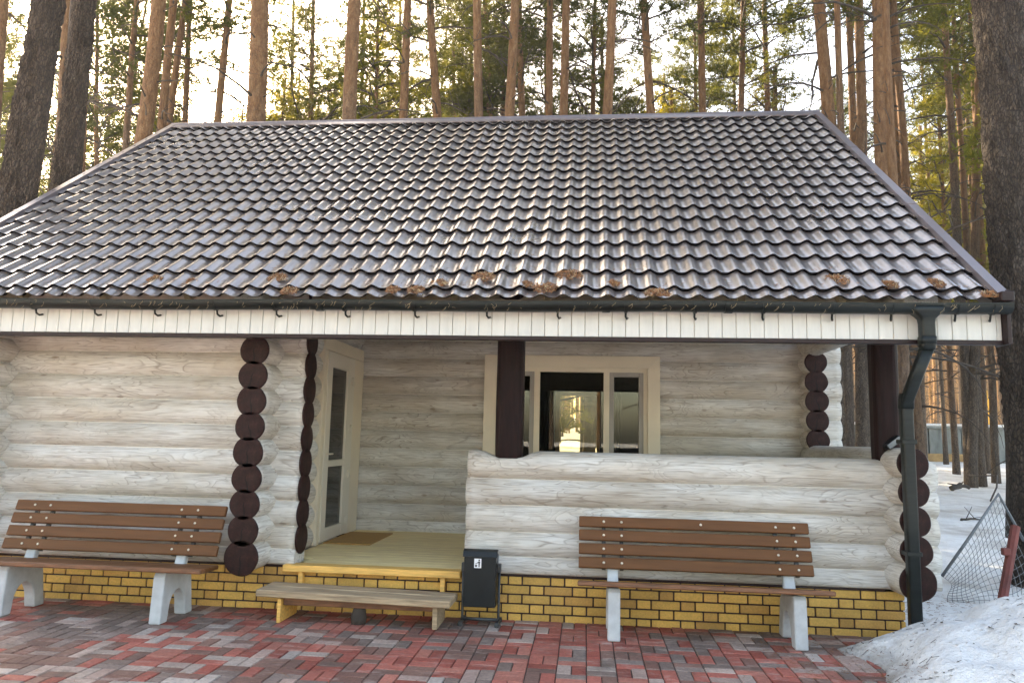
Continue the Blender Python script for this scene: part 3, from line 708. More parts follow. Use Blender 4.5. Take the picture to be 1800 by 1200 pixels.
# ------------------------------------------------------------------ doormat, step
mb = MB(); mb.box(-2.79, -2.27, 1.24, 2.20, .4315, .444, .004); tag(mb.build('doormat', M['mat_']), 'ochre rectangular doormat on the porch floor by the door', 'doormat')
st = empty('wooden_step', (-1.9, -.35, .03)); tag(st, 'weathered two-board wooden step below the porch floor edge', 'step')
def part(nm, mat, par, *boxes, bev=.004):
    mb = MB()
    for b_ in boxes: mb.cur = random.random(); mb.box(*b_, bev)
    return under(mb.build(nm, mat), par)
mb = MB(); mx_ = Matrix.Translation(Vector((-1.9, -.40, .262))) @ Matrix.Rotation(R(.8), 4, 'Y') @ Matrix.Rotation(R(-1.2), 4, 'Z')
for (y0, y1, dz) in ((-.13, .045, 0), (.055, .22, .003)):
    mb.box(-.83, .82, y0, y1, -.035+dz, .022+dz, .007, mtx=mx_)
under(mb.build('tread', M['oldwood']), st)
part('stringer', M['edge'], st, (-2.545, -2.515, -.50, -.12, .031, .222)); part('stringer', M['oldwood'], st, (-1.235, -1.195, -.48, -.12, .031, .222))
part('cross_rail', M['slatedge'], st, (-2.514, -1.236, -.445, -.41, .165, .222))
mb = MB(); mb.tube([(-1.88, -.38, .031), (-1.88, -.38, .08), (-1.875, -.375, .14), (-1.87, -.38, .21)], [.062, .068, .055, .04], 10); under(mb.build('prop', M['dead']), st)
# ------------------------------------------------------------------ benches
def bench(X0, X1, frames, Yf, label, tilt=.16, mid=False, rz=0):
    b = empty('park_bench', ((X0+X1)/2, Yf+.25, .03)); tag(b, label, 'bench', 'benches in front of the cabin')
    # back slats lean backwards
    def back(z): return Yf+.30+(z-.50)*.36
    ang = math.atan(.36)
    for i in range(4):
        z = .575+i*.1075; mb = MB(); T = Matrix.Translation(Vector(((X0+X1)/2, back(z), z))) @ Matrix.Rotation(-ang, 4, 'X')
        L = (X1-X0)/2; mb.box(-L, L, -.019, .019, -.045, .045, .006, mtx=T)
        sl_ = under(mb.build('back_slat', M['slat']), b)
        mb = MB()
        xs_ = [fx+s_*.075 for fx in frames for s_ in (-1, 1)]
        if mid and i == 3: xs_.append((X0+X1)/2+.07)
        for xb in xs_:
            c = T @ Vector((xb-(X0+X1)/2, -.019, 0)); d = T @ Vector((xb-(X0+X1)/2, -.026, 0)); mb.tube([c, d], [.0115, .007], 10)
        under(mb.build('bolt_heads', M['bolt']), sl_)
    # seat slats
    sx0, sx1 = X0-.005, X1+.06
    for i in range(4):
        y0 = Yf-.06+i*.103; mb = MB(); TS = Matrix.Translation(Vector((0, y0+.046, .466-i*tilt*.103))) @ Matrix.Rotation(-math.atan(tilt), 4, 'X'); mb.box(sx0+random.uniform(0, .008), sx1-i*.012-random.uniform(0, .01), -.046, .046, -.019, .018, .008, mtx=TS)
        under(mb.build('seat_slat', M['slatedge'] if i == 0 else M['slat']), b)
    for fx in frames:
        mb = MB()
        # side profile in Y,Z with an arch
        y0, y1 = Yf, Yf+.50; pts = [(y0-.012, .031), (y0+.012, .40), (y0+.035, .440-tilt*.06), (y1-.10, .440-tilt*.42), (y1-.055, .40-tilt*.42), (y1+.0, .031)]
        arch = []
        ya, yb_ = y0+.115, y1-.135; cy = (ya+yb_)/2; rx = (yb_-ya)/2
        for k in range(13):
            t = PI*k/12; arch.append((cy+rx*math.cos(t), .10+.17*math.sin(t)))
        poly = pts[:1]+pts[1:]+[(y1-.125, .031)]+arch+[(ya-.012, .031)]
        mb.prism(poly, fx-.05, fx+.05, 'X')
        fo = recalc(under(mb.build('concrete_leg', M['concrete']), b))
        bv = fo.modifiers.new('b', 'BEVEL'); bv.width = .012; bv.segments = 2; bv.limit_method = 'ANGLE'; bv.angle_limit = R(50)
        mb = MB(); T = Matrix.Translation(Vector((fx, back(.44)+.045, .44))) @ Matrix.Rotation(-ang, 4, 'X')
        mb.box(-.045, .045, -.022, .04, -.06, .14, .008, mtx=T); under(mb.build('back_support', M['concrete']), b)
        mb = MB()
        for s_ in (-1, 1): mb.box(s_*.075-.016, s_*.075+.016, -.020, .012, .08, .52, .002, mtx=T)
        under(mb.build('back_bracket', M['steel']), b)
    b.rotation_euler = (0, 0, rz)
    return b
bench(-.05, 1.86, (.235, 1.665), -.56, 'brown slatted bench on concrete legs below the log railing, right of the bin', mid=True, rz=0)
bench(-5.12, -3.14, (-4.86, -3.47), -.735, 'brown slatted bench on concrete legs against the left log wall', tilt=.07, rz=0)
# ------------------------------------------------------------------ litter bin
lb = empty('litter_bin', (-.87, -.2, .03)); tag(lb, 'dark grey tilting metal litter bin with a white pictogram sticker', 'litter bin')
mb = MB()
prof = [(-.30, .185), (-.31, .60), (-.29, .632), (-.25, .640), (-.22, .628), (-.10, .60), (-.09, .20), (-.14, .175)]
mb.prism(prof, -1.012, -.742, 'X'); bo = recalc(under(mb.build('bin_body', M['bin']), lb)); bo.modifiers.new('b', 'BEVEL').width = .006
mb = MB(); mb.prism([(-.318, .598), (-.300, .640), (-.25, .655), (-.20, .642), (-.20, .634), (-.25, .646), (-.296, .632), (-.311, .595)], -1.022, -.732, 'X'); recalc(under(mb.build('hood', M['bin']), lb))
mb = MB()
for xx in (-1.032, -.722):
    mb.tube([(xx, -.20, .50), (xx, -.20, .08), (xx, -.20, .045)], .011, 8); mb.box(xx-.014, xx+.014, -.23, -.17, .46, .53, .003)
    mb.tube([(xx, -.30, .05), (xx, -.10, .05)], .014, 8); mb.box(xx-.02, xx+.02, -.32, -.27, .031, .07, .006); mb.box(xx-.02, xx+.02, -.13, -.08, .031, .07, .006)
mb.tube([(-1.032, -.27, .085), (-.722, -.27, .085)], .014, 8)
under(mb.build('frame', M['steel']), lb)
lx, lz = -.895, .545; yS = -.3115
mb = MB(); mb.box(lx-.030, lx+.030, yS-.001, yS+.012, lz-.038, lz+.038); stk = under(mb.build('sticker', M['label']), lb)
mb = MB(); y0 = yS-.0022; y1 = yS-.0012
mb.tube([(lx+.012, y0, lz+.026), (lx+.012, y1, lz+.026)], .007, 12); mb.prism([(lx+.004, lz+.016), (lx+.020, lz+.016), (lx+.017, lz-.008), (lx+.016, lz-.030), (lx+.008, lz-.030), (lx+.007, lz-.008)], y0, y1, 'Y')
mb.prism([(lx+.005, lz+.014), (lx-.010, lz+.002), (lx-.008, lz-.002), (lx+.006, lz+.006)], y0, y1, 'Y')
mb.prism([(lx-.023, lz-.012), (lx-.005, lz-.012), (lx-.008, lz-.030), (lx-.020, lz-.030)], y0, y1, 'Y'); mb.box(lx-.018, lx-.011, y0, y1, lz-.006, lz+.001)
recalc(under(mb.build('pictogram', M['black']), stk))
# ------------------------------------------------------------------ floodlight on the railing corner
fl_ = empty('floodlight', (2.55, .0, 1.60)); tag(fl_, 'small dark floodlight lying tilted on top of the right railing corner', 'floodlight')
T = Matrix.Translation(Vector((2.60, -.02, 1.63))) @ Matrix.Rotation(R(-38), 4, 'Y')
mb = MB(); mb.box(-.075, .075, -.05, .05, -.028, .028, .012, mtx=T); under(mb.build('housing', M['bin']), fl_)
mb = MB(); mb.box(-.063, .063, -.0525, -.0505, -.020, .020, 0, mtx=T); under(mb.build('lens', M['pipegrey']), fl_)
mb = MB(); mb.tube([(2.60, .04, 1.60), (2.60, .045, 1.56)], .012, 8); under(mb.build('bracket', M['steel']), fl_)
# ------------------------------------------------------------------ needle clumps on the roof
def roofhit(px, py):
    d = ray(px, py); e = Vector((0, EY, EZ)); n = Vector((0, -sn, cs)); t = (e-CAMPOS).dot(n)/d.dot(n); p = CAMPOS+d*t
    return p
clumps = [(275, 499, 13, 'small brown needle clump on the tiles above the second left gutter bracket'), (340, 503, 9, 'faint scrap of needles left of the third gutter bracket'),
 (490, 496, 17, 'brown needle clump on the tiles above the dark column of log ends'), (510, 520, 15, 'orange needle tuft at the gutter lip above the porch door column'),
 (692, 518, 12, 'thin needle tuft at the tile edge, left of the window'), (733, 518, 14, 'orange needle tuft at the tile edge between porch door and post'),
 (773, 506, 13, 'flat needle clump on the last tile row, left of the post'), (850, 495, 19, 'round brown needle clump on the roof above the left window casing'),
 (925, 508, 10, 'small needle clump on the roof just right of the maroon post'), (958, 514, 21, 'big orange needle heap spilling over the tile edge above the window'),
 (1000, 491, 22, 'largest brown needle clump, high on the last tile row above the window'), (1077, 507, 11, 'small reddish needle clump above the right window sash'),
 (1155, 525, 20, 'wide orange needle tuft in the gutter above the right window casing'), (1470, 500, 18, 'brown needle clump above the right end discs of the back wall'),
 (1560, 509, 14, 'needle clump on the tiles just left of the downpipe funnel'), (1640, 507, 17, 'brown needle clump on the tiles just right of the downpipe funnel'), (1742, 529, 17, 'orange needle tuft in the gutter at the right roof corner')]
for px, py, rp, lab in clumps:
    p = roofhit(px, py); r_ = rp*.0050; mb = MB()
    for k in range(int(60+rp*7)):
        a = random.random()*2*PI; q = r_*math.sqrt(random.random()); dx, ds = q*math.cos(a), q*math.sin(a)*.9
        th = random.gauss(1.57, .9); L = random.uniform(.02, .05); vx, vs_ = math.cos(th)*L/2, math.sin(th)*L/2
        s0 = (p.z-EZ)/sn; h0 = .040+random.random()*.034*(1-q/r_)+.004
        c0 = roofp(p.x+dx-vx, max(-.03, s0+ds-vs_), h0); c1 = roofp(p.x+dx+vx, max(-.03, s0+ds+vs_), h0+random.uniform(-.004, .012))
        mb.m = random.random() < .15; mb.m = int(mb.m); mb.tube([c0, c1], .0030, 3, caps=False)
    o = mb.build('needle_clump', [M['needle'], M['straw']], origin=p); tag(o, lab, 'pine needles', 'pine needle clumps on the roof edge')
mb = MB()
for k in range(150):
    x = random.uniform(-5.5, 3.1); yy = -.894-random.uniform(0, .002); zz = random.uniform(2.62, 2.69); L = random.uniform(.015, .05); a = random.gauss(PI/2, .6)
    mb.tube([(x, yy, zz), (x+math.cos(a)*L*.5, yy-.002, zz-abs(math.sin(a))*L*.5), (x+math.cos(a+.5)*L, yy, zz-abs(math.sin(a))*L)], .0012, 3, caps=False)
tag(mb.build('loose_needles', M['straw']), 'pale loose pine needles stuck to the front of the gutter', 'pine needles', kind='stuff')
mb = MB()
for k in range(700):
    x = random.uniform(-6.1, 3.1); s_ = .12+ROWL*random.choice([0, 0, 0, 0, 1, 1, 2, 3, 5, 8])+abs(random.gauss(0, .06))+.01; ph_ = (x-1.7703)/PW*2*PI
    if random.random() < .75: x = x-((ph_+PI) % (2*PI)-0)/(2*PI)*PW+PW*.0+random.gauss(0, .03)
    hh = .038*(.5+.5*math.cos((x-1.7703)/PW*2*PI))**1.25+.030; a = random.uniform(0, PI); L = random.uniform(.015, .045)
    c0 = roofp(x, s_, hh); c1 = roofp(x+L*math.cos(a), s_+L*math.sin(a), hh); mb.tube([c0, c1], .0015, 3, caps=False)
tag(mb.build('roof_needles', M['needle']), 'single brown pine needles scattered over the roof tiles', 'pine needles', kind='stuff')
# ------------------------------------------------------------------ snow heap
xs = lin(1.7, 6.2, 190); ys = lin(-4.2, .9, 200)
sp = grid('snow_heap', xs, ys, mound, M['snow2']); tag(sp, 'dirty heap of old snow at the right corner of the paving', 'snow heap')
mb = MB()
for k in range(1500):
    x = random.uniform(1.95, 4.4); y = random.uniform(-2.8, .5); z = mound(x, y)
    if z < .0 or mn.noise(Vector((x*2.6, y*2.6, 4))) < random.uniform(-.35, .35): continue
    a = random.random()*PI*2; L = random.choice([.008, .012, .018, .024, .035, .05]); 
    if L > .025: mb.tube([(x, y, z+.004), (x+L*math.cos(a), y+L*math.sin(a), mound(x+L*math.cos(a), y+L*math.sin(a))+.004)], .0016, 3, caps=False)
    else: mb.add([(x, y, z+.004), (x+L*math.cos(a), y+L*math.sin(a), z+.008), (x+L*math.cos(a+1), y+L*math.sin(a+1), z+.006), (x+.6*L*math.cos(a+1.8), y+.6*L*math.sin(a+1.8), z+.003)], [(0, 1, 2, 3)])
tag(mb.build('bark_flakes', M['speck']), 'dark bark flakes and needles scattered over the snow heap', 'litter', kind='stuff')
mb = MB()
for k in range(1300):
    q = random.random()
    if q < .30: x = random.uniform(1.35, 2.2); y = random.uniform(-1.9, -.3)
    elif q < .45: x = random.uniform(-5, 2.3); y = random.uniform(-3.2, -.02)
    else: x = random.uniform(2.75, 3.9); y = random.uniform(-.3, 1.9)
    z = max(.034 if x < 2.9 and y < 0 else gh(x, y)+.004, mound(x, y)+.004 if x > 1.9 and y < .9 else -9)
    a = random.random()*PI; L = random.uniform(.01, .05); mb.tube([(x, y, z), (x+L*math.cos(a), y+L*math.sin(a), z+.003)], .0014, 3, caps=False)
tag(mb.build('ground_litter', M['needle']), 'scattered brown pine needles and twigs on the paving', 'litter', kind='stuff')
# ------------------------------------------------------------------ goal frame, red post, branches, fence
gl = empty('goal_frame', (4.1, 2.0, .1)); tag(gl, 'bent grey pipe frame with a sagging net beside the right tree', 'goal')
A = at(1656, 1012, 1, 1.9); B = at(1755, 868, 1, 2.1); Cc = at(1800, 950, 1, 2.1); D = at(1812, 1065, 1, 1.6); E_ = at(1662, 1056, 1, 1.5)
mb = MB(); mb.tube([A, A.lerp(B, .5)+Vector((0, 0, -.01)), B, Cc], .016, 8); under(mb.build('pipe', M['pipegrey']), gl)
mb = MB(); nu, nv = 17, 15
def netp(u, v):
    top = A.lerp(B, u); bot = E_.lerp(D, u)
    p = top.lerp(bot, v); p += Vector((.03*math.sin(v*7+u*3), -.16*math.sin(PI*v)*(1-.3*u), -.08*math.sin(PI*u)*v+.03*math.sin(u*9+v*5)*v)); return p
for i in range(nu+1): mb.tube([netp(i/nu, j/12) for j in range(13)], .0028, 4, caps=False)
for j in range(1, nv+1): mb.tube([netp(i/12, j/nv) for i in range(13)], .0028, 4, caps=False)
under(mb.build('net', M['net']), gl)
a_ = at(1757, 1045, 1, 1.0); b_ = at(1785, 925, 1, 1.25)
rp = empty('leaning_post', a_); tag(rp, 'rusty red post leaning behind the snow heap beside the right tree', 'post')
mb = MB(); mb.tube([a_-Vector((0, 0, .15)), b_], .045, 8, smooth=False); under(mb.build('shaft', M['red']), rp); mb = MB(); mb.box(-.055, .015, -.03, .03, -.03, .04, .008, mtx=Matrix.Translation(a_.lerp(b_, .62)+Vector((-.03, -.03, 0)))); under(mb.build('hook', M['red']), rp)
def gpt(px, py, z=.3):
    p = at(px, py, 2, z)
    for _ in range(6): p = at(px, py, 2, gh(p.x, p.y))
    return p
def branch(px0, py0, px1, py1, r, lab, arch=.1, mat='dead'):
    a = gpt(px0, py0); b = gpt(px1, py1); pts = []
    for i in range(9):
        t = i/8; q = a.lerp(b, t); pts.append((q.x+.1*mn.noise(Vector((t*4, px0, 0))), q.y+.2*mn.noise(Vector((t*4, px0, 3))), max(gh(q.x, q.y), q.z)+r*.6+arch*math.sin(PI*t)*(.6+.5*mn.noise(Vector((t*5, py0, 1))))))
    mb = MB(); mb.tube(pts, [r*(1-.5*i/8) for i in range(9)], 8)
    for k in range(3):
        t = random.uniform(.3, .9); q = Vector(pts[int(t*8)]); mb.tube([q, q+Vector((random.uniform(-.5, .5), random.uniform(-.4, .4), random.uniform(.05, .3)))], [r*.4, r*.15], 5)
    o = mb.build('fallen_branch', M[mat], origin=a); tag(o, lab, 'branch', 'fallen branches on the snow')
branch(1643, 818, 1684, 805, .17, 'thick fallen branch on the snow just right of the downpipe'); branch(1648, 830, 1740, 840, .09, 'long thin branch lying on the snow right of the rail end', .2)
branch(1712, 815, 1765, 806, .12, 'curved branch in the brush beside the big right tree', .5, 'oldwood'); branch(1705, 826, 1768, 829, .08, 'thin branch low on the snow beside the big right tree', .25)
branch(1716, 808, 1760, 822, .09, 'pale branch crossing the brush by the big right tree', .6, 'oldwood'); branch(1690, 915, 1722, 914, .025, 'short twig on the snow left of the goal frame', .03)
branch(1672, 862, 1704, 866, .08, 'broken branch at the foot of the grey pine in the snow', .15)
mb = MB()
for k in range(150):
    p = gpt(random.uniform(1690, 1790), random.uniform(802, 836)); a = random.random()*2*PI; L = random.uniform(.4, 1.8)
    mb.tube([p+Vector((0, 0, .03)), p+Vector((L*math.cos(a)*.5, L*math.sin(a)*.5, random.uniform(.05, .35))), p+Vector((L*math.cos(a), L*math.sin(a), random.uniform(.0, .35)))], random.uniform(.012, .035), 4)
tag(mb.build('brush_pile', M['oldwood']), 'low heap of dry brushwood on the snow left of the big tree', 'brush', kind='stuff')
# cable hoop on the snow
mb = MB(); pts = [gpt(1690, 838)+Vector((0, 0, .06))]; q0 = at(1753, 835, 1, 8.0); pts += [at(1725, 836, 1, 8.5), q0, at(1752, 856, 1, 7.6), at(1741, 880, 1, 7.2)]
mb.tube(pts, .015, 6); tag(mb.build('bent_twig', M['dead'], origin=pts[0]), 'long bent bare twig arching over the goal frame corner', 'twig')
# far fence / shed
sh = empty('grey_shed', (16, 32, 1)); tag(sh, 'long low grey panel shed with snow on its roof, far behind the pines', 'shed')
Y0s = 30.0; gz = gh(15, Y0s)
x = 11.2; k = 0
while x < 21:
    wv_ = random.uniform(1.0, 1.5)
    if k not in (2,):
        mb = MB(); mb.box(x, x+wv_-.05, Y0s+random.uniform(-.03, .03), Y0s+2.2, gz-.3, 2.45, .01)
        if k % 2: mb.prism([(x+.05, gz+.1), (x+.15, gz+.1), (x+wv_-.1, 2.35), (x+wv_-.2, 2.35)], Y0s-.05, Y0s-.031, 'Y')
        under(recalc(mb.build('wall_panel', M['panel'])), sh)
    x += wv_; k += 1
part('roof', M['panel'], sh, (11.0, 21.4, Y0s-.2, Y0s+2.5, 2.46, 2.56)); part('roof_snow', M['snow'], sh, (11.0, 21.4, Y0s-.24, Y0s+2.5, 2.565, 2.68), bev=.05)
part('lower_board', M['ply'], sh, (15.3, 18.6, Y0s-.12, Y0s-.07, gz-.2, gz+.40))
yp = empty('yellow_post', (20.6, 34, 1)); tag(yp, 'tall yellow gas pipe post standing behind the grey shed', 'post')
p = at(1729, 720, 1, 34); part('shaft', M['yellow'], yp, (p.x-.18, p.x+.18, 33.8, 34.1, .5, p.z+.3)); part('cap', M['yellow'], yp, (p.x-.30, p.x+.30, 33.7, 34.2, p.z+.301, p.z+.55), (p.x-.14, p.x+.14, 33.8, 34.1, p.z+.551, p.z+1.0))
p = at(1606, 790, 1, 14); mb = MB(); mb.box(p.x-.12, p.x+.14, 13.95, 14.0, gh(p.x, 14)-.05, 1.78, .01); mb.box(p.x-.10, p.x+.12, 14.001, 14.05, gh(p.x, 14)-.05, 1.70); tag(mb.build('orange_board', M['ply'], origin=(p.x, 14, 0)), 'upright orange wooden board on the snow behind the downpipe', 'board')

# ------------------------------------------------------------------ trees
def mesh_np(name, V, Fq, mat, smooth=False):
    me = bpy.data.meshes.new(name); me.vertices.add(len(V)); me.vertices.foreach_set('co', V.astype(np.float32).ravel())
    nf = len(Fq); me.loops.add(nf*4); me.loops.foreach_set('vertex_index', Fq.astype(np.int32).ravel()); me.polygons.add(nf)
    me.polygons.foreach_set('loop_start', np.arange(0, nf*4, 4, dtype=np.int32)); me.polygons.foreach_set('loop_total', np.full(nf, 4, dtype=np.int32))
    me.update(); me.validate(); me.materials.append(mat)
    if smooth: me.polygons.foreach_set('use_smooth', [True]*nf)
    return me
def tree_variant(seed, H, rb, z0, R_, nbr, ntuft, mat, deadz=None, ndead=14, bl=.15, bw=.020, big=False):
    rs = random.Random(seed); g = np.random.default_rng(seed)
    mb = MB(); n = 60; seg = 16
    wob = [(.12*mn.noise(Vector((z*.16, seed, 0)))*min(1, z/4), .12*mn.noise(Vector((z*.16, seed, 9)))*min(1, z/4)) for z in [H*i/n for i in range(n+1)]]
    pts = []; rad = []
    for i in range(n+1):
        z = H*i/n-.3*(i == 0); pts.append((wob[i][0], wob[i][1], z)); rad.append(rb*(1-.62*(i/n)**1.1)*(1+.28*math.exp(-max(z, 0)/.35)))
    mb.tube(pts, rad, seg)
    def axis(z): i = min(n, max(0, z/H*n)); return Vector(pts[int(i)])
    mb.m = 1
    dz0, dz1 = deadz or (3.0, z0)
    for k in range(ndead):
        z = rs.uniform(dz0, dz1); a = rs.uniform(0, 2*PI); L = rs.choice([.25, .4, .8, 1.6, 2.4]); o = axis(z); r0 = rb*(1-.62*z/H)
        dirv = Vector((math.cos(a), math.sin(a), 0)); pp = []; el = rs.uniform(-.1, .7); cur = o+dirv*r0*.7
        rr_ = .010+L*.011
        steps = 6 if L > .5 else 2
        for s_ in range(steps+1):
            pp.append(cur.copy()); el -= rs.uniform(.02, .26); cur = cur+(dirv*math.cos(el)+Vector((0, 0, math.sin(el))))*L/steps; dirv.rotate(Matrix.Rotation(rs.uniform(-.18, .18), 3, 'Z'))
        mb.tube(pp, [rr_*(1-.75*i/steps) for i in range(steps+1)], 5)
        if L > 1.2:
            for q in range(3):
                c = pp[rs.randint(2, steps-1)]; mb.tube([c, c+Vector((rs.uniform(-.5, .5), rs.uniform(-.5, .5), rs.uniform(-.15, .5)))], [rr_*.4, rr_*.1], 4)
    # live branches and tufts
    cen = []; 
    for k in range(nbr):
        t = ((k+rs.random())/nbr); z = z0+(H-z0)*t*.98; a = k*2.4+rs.uniform(-.5, .5)
        prof = (math.sin(PI*min(1, .14+.86*t))**.7) if t < .5 else (1-((t-.5)/.5)**1.6*.85)
        L = R_*prof*rs.uniform(.55, 1.15)
        if rs.random() < .12: continue
        dirv = Vector((math.cos(a), math.sin(a), 0)); el = rs.uniform(.0, .45)+t*.5; cur = axis(z); pp = []; steps = 6
        for s_ in range(steps+1):
            pp.append(cur.copy()); cur = cur+(dirv*math.cos(el)+Vector((0, 0, math.sin(el))))*L/steps; el += rs.uniform(-.18, .12); dirv.rotate(Matrix.Rotation(rs.uniform(-.25, .25), 3, 'Z'))
        r0 = .012+.013*L
        mb.tube(pp, [r0*(1-.8*i/steps) for i in range(steps+1)], 5)
        nt_ = int(ntuft*prof)
        nsub = max(2, int(L*2.2))
        for q in range(nsub):
            f_ = rs.uniform(.35, 1.0); i = f_*steps; c = pp[int(min(steps-1, i))].lerp(pp[int(min(steps, int(i)+1))], i-int(i)) if int(i) < steps else pp[-1]
            side = Vector((-dirv.y, dirv.x, 0))*rs.uniform(-.45, .45)*(1.1-f_*.5)*min(1.4, L*.6); e = c+side+Vector((0, 0, rs.uniform(-.05, .22)))+dirv*rs.uniform(0, .25)
            mb.tube([c, e], [.009, .004], 3, caps=False)
            m_ = max(3, nt_//nsub)
            P = g.normal(0, 1, (m_, 3))*np.array([.24, .24, .10])+np.array(e); cen.append(P)
    mb.m = 0
    tm = mb.build('trunk', [M['bark'] if not big else M['bigbark'], M['dead']]); trunk_me = tm.data; bpy.data.objects.remove(tm)
    C_ = np.concatenate(cen); nb_ = 11
    Cn = np.repeat(C_, nb_, 0); m_ = len(Cn)
    th = g.uniform(0, 2*PI, m_); ph = g.uniform(-.35, 1.35, m_)
    d = np.stack([np.cos(th)*np.cos(ph), np.sin(th)*np.cos(ph), np.sin(ph)], 1); L = bl*g.uniform(.6, 1.25, m_)[:, None]
    rnd = g.normal(0, 1, (m_, 3)); s = np.cross(d, rnd); s /= np.linalg.norm(s, axis=1)[:, None]+1e-9; s *= bw*g.uniform(.7, 1.2, m_)[:, None]
    V = np.stack([Cn-s*.5, Cn+s*.5, Cn+d*L+s*.35, Cn+d*L-s*.35], 1).reshape(-1, 3)
    Fq = np.arange(len(V)).reshape(-1, 4)
    return dict(trunk=trunk_me, crown=mesh_np('crown', V, Fq, mat), rb=rb, H=H)
VT = [tree_variant(1, 23, .19, 13.5, 2.6, 42, 70, M['n_dark'], (2.5, 14), 30), tree_variant(2, 25, .17, 15.5, 2.3, 38, 70, M['n_dark'], (4, 16), 26), tree_variant(3, 22, .16, 12.0, 2.4, 44, 70, M['n_dark'], (3, 13), 34)]
VB = tree_variant(4, 23, .19, 13.5, 2.6, 42, 70, M['n_dark'], (12, 14), 10, big=True)
VM = [tree_variant(11, 17, .12, 6.5, 2.3, 58, 64, M['n_dark'], (2, 7), 18), tree_variant(12, 15, .10, 5.5, 2.1, 56, 60, M['n_lite'], (2, 6), 16), tree_variant(13, 19, .12, 8.0, 2.2, 56, 62, M['n_dark'], (3, 9), 22)]
VY = [tree_variant(21, 9, .07, 1.8, 1.8, 54, 54, M['n_lite'], (.5, 2), 5), tree_variant(22, 12, .08, 3.0, 2.0, 56, 56, M['n_lite'], (1, 3), 8)]
def plant(v, x, y, label, group, scale=1.0, rad=None, rz=None, lean=(0, 0), name='pine_tree', z=None):
    t = empty(name, (x, y, gh(x, y) if z is None else z), (lean[0], lean[1], 0)); tag(t, label, 'tree', group)
    k = scale; kr = (rad/v['rb']) if rad else k
    for nm in ('trunk', 'crown'):
        o = bpy.data.objects.new(nm, v[nm]); COL.objects.link(o); o.parent = t
        o.rotation_euler = (0, 0, rz if rz is not None else 0)
        o.scale = (kr, kr, k) if nm == 'trunk' else (k, k, k)
    return t
occupied = []
def tree_px(v, x0, y0, x1, wpx, dia, label, y1=0, name='pine_tree', group=None, zr=None):
    """trunk seen from (x0,y0) up to (x1,y1), wpx wide: distance from its real diameter, lean from the two ends"""
    d = ray(x0, y0); dep = F*dia/wpx; t = dep/F
    p = CAMPOS+d*t; q_ = ray(x1, y1); u = q_*((p.y-CAMPOS.y)/q_.y)+CAMPOS
    dx = (u.x-p.x)/(u.z-p.z); zb = gh(p.x, p.y)
    bx = p.x-dx*(p.z-zb)
    occupied.append((bx, p.y))
    return plant(v, bx, p.y, label, group, rad=dia/2/(1-.62*(min(p.z-zb, 14)/v['H'])**1.1), rz=random.uniform(0, 6.28), lean=(0, math.atan(dx)), name=name)
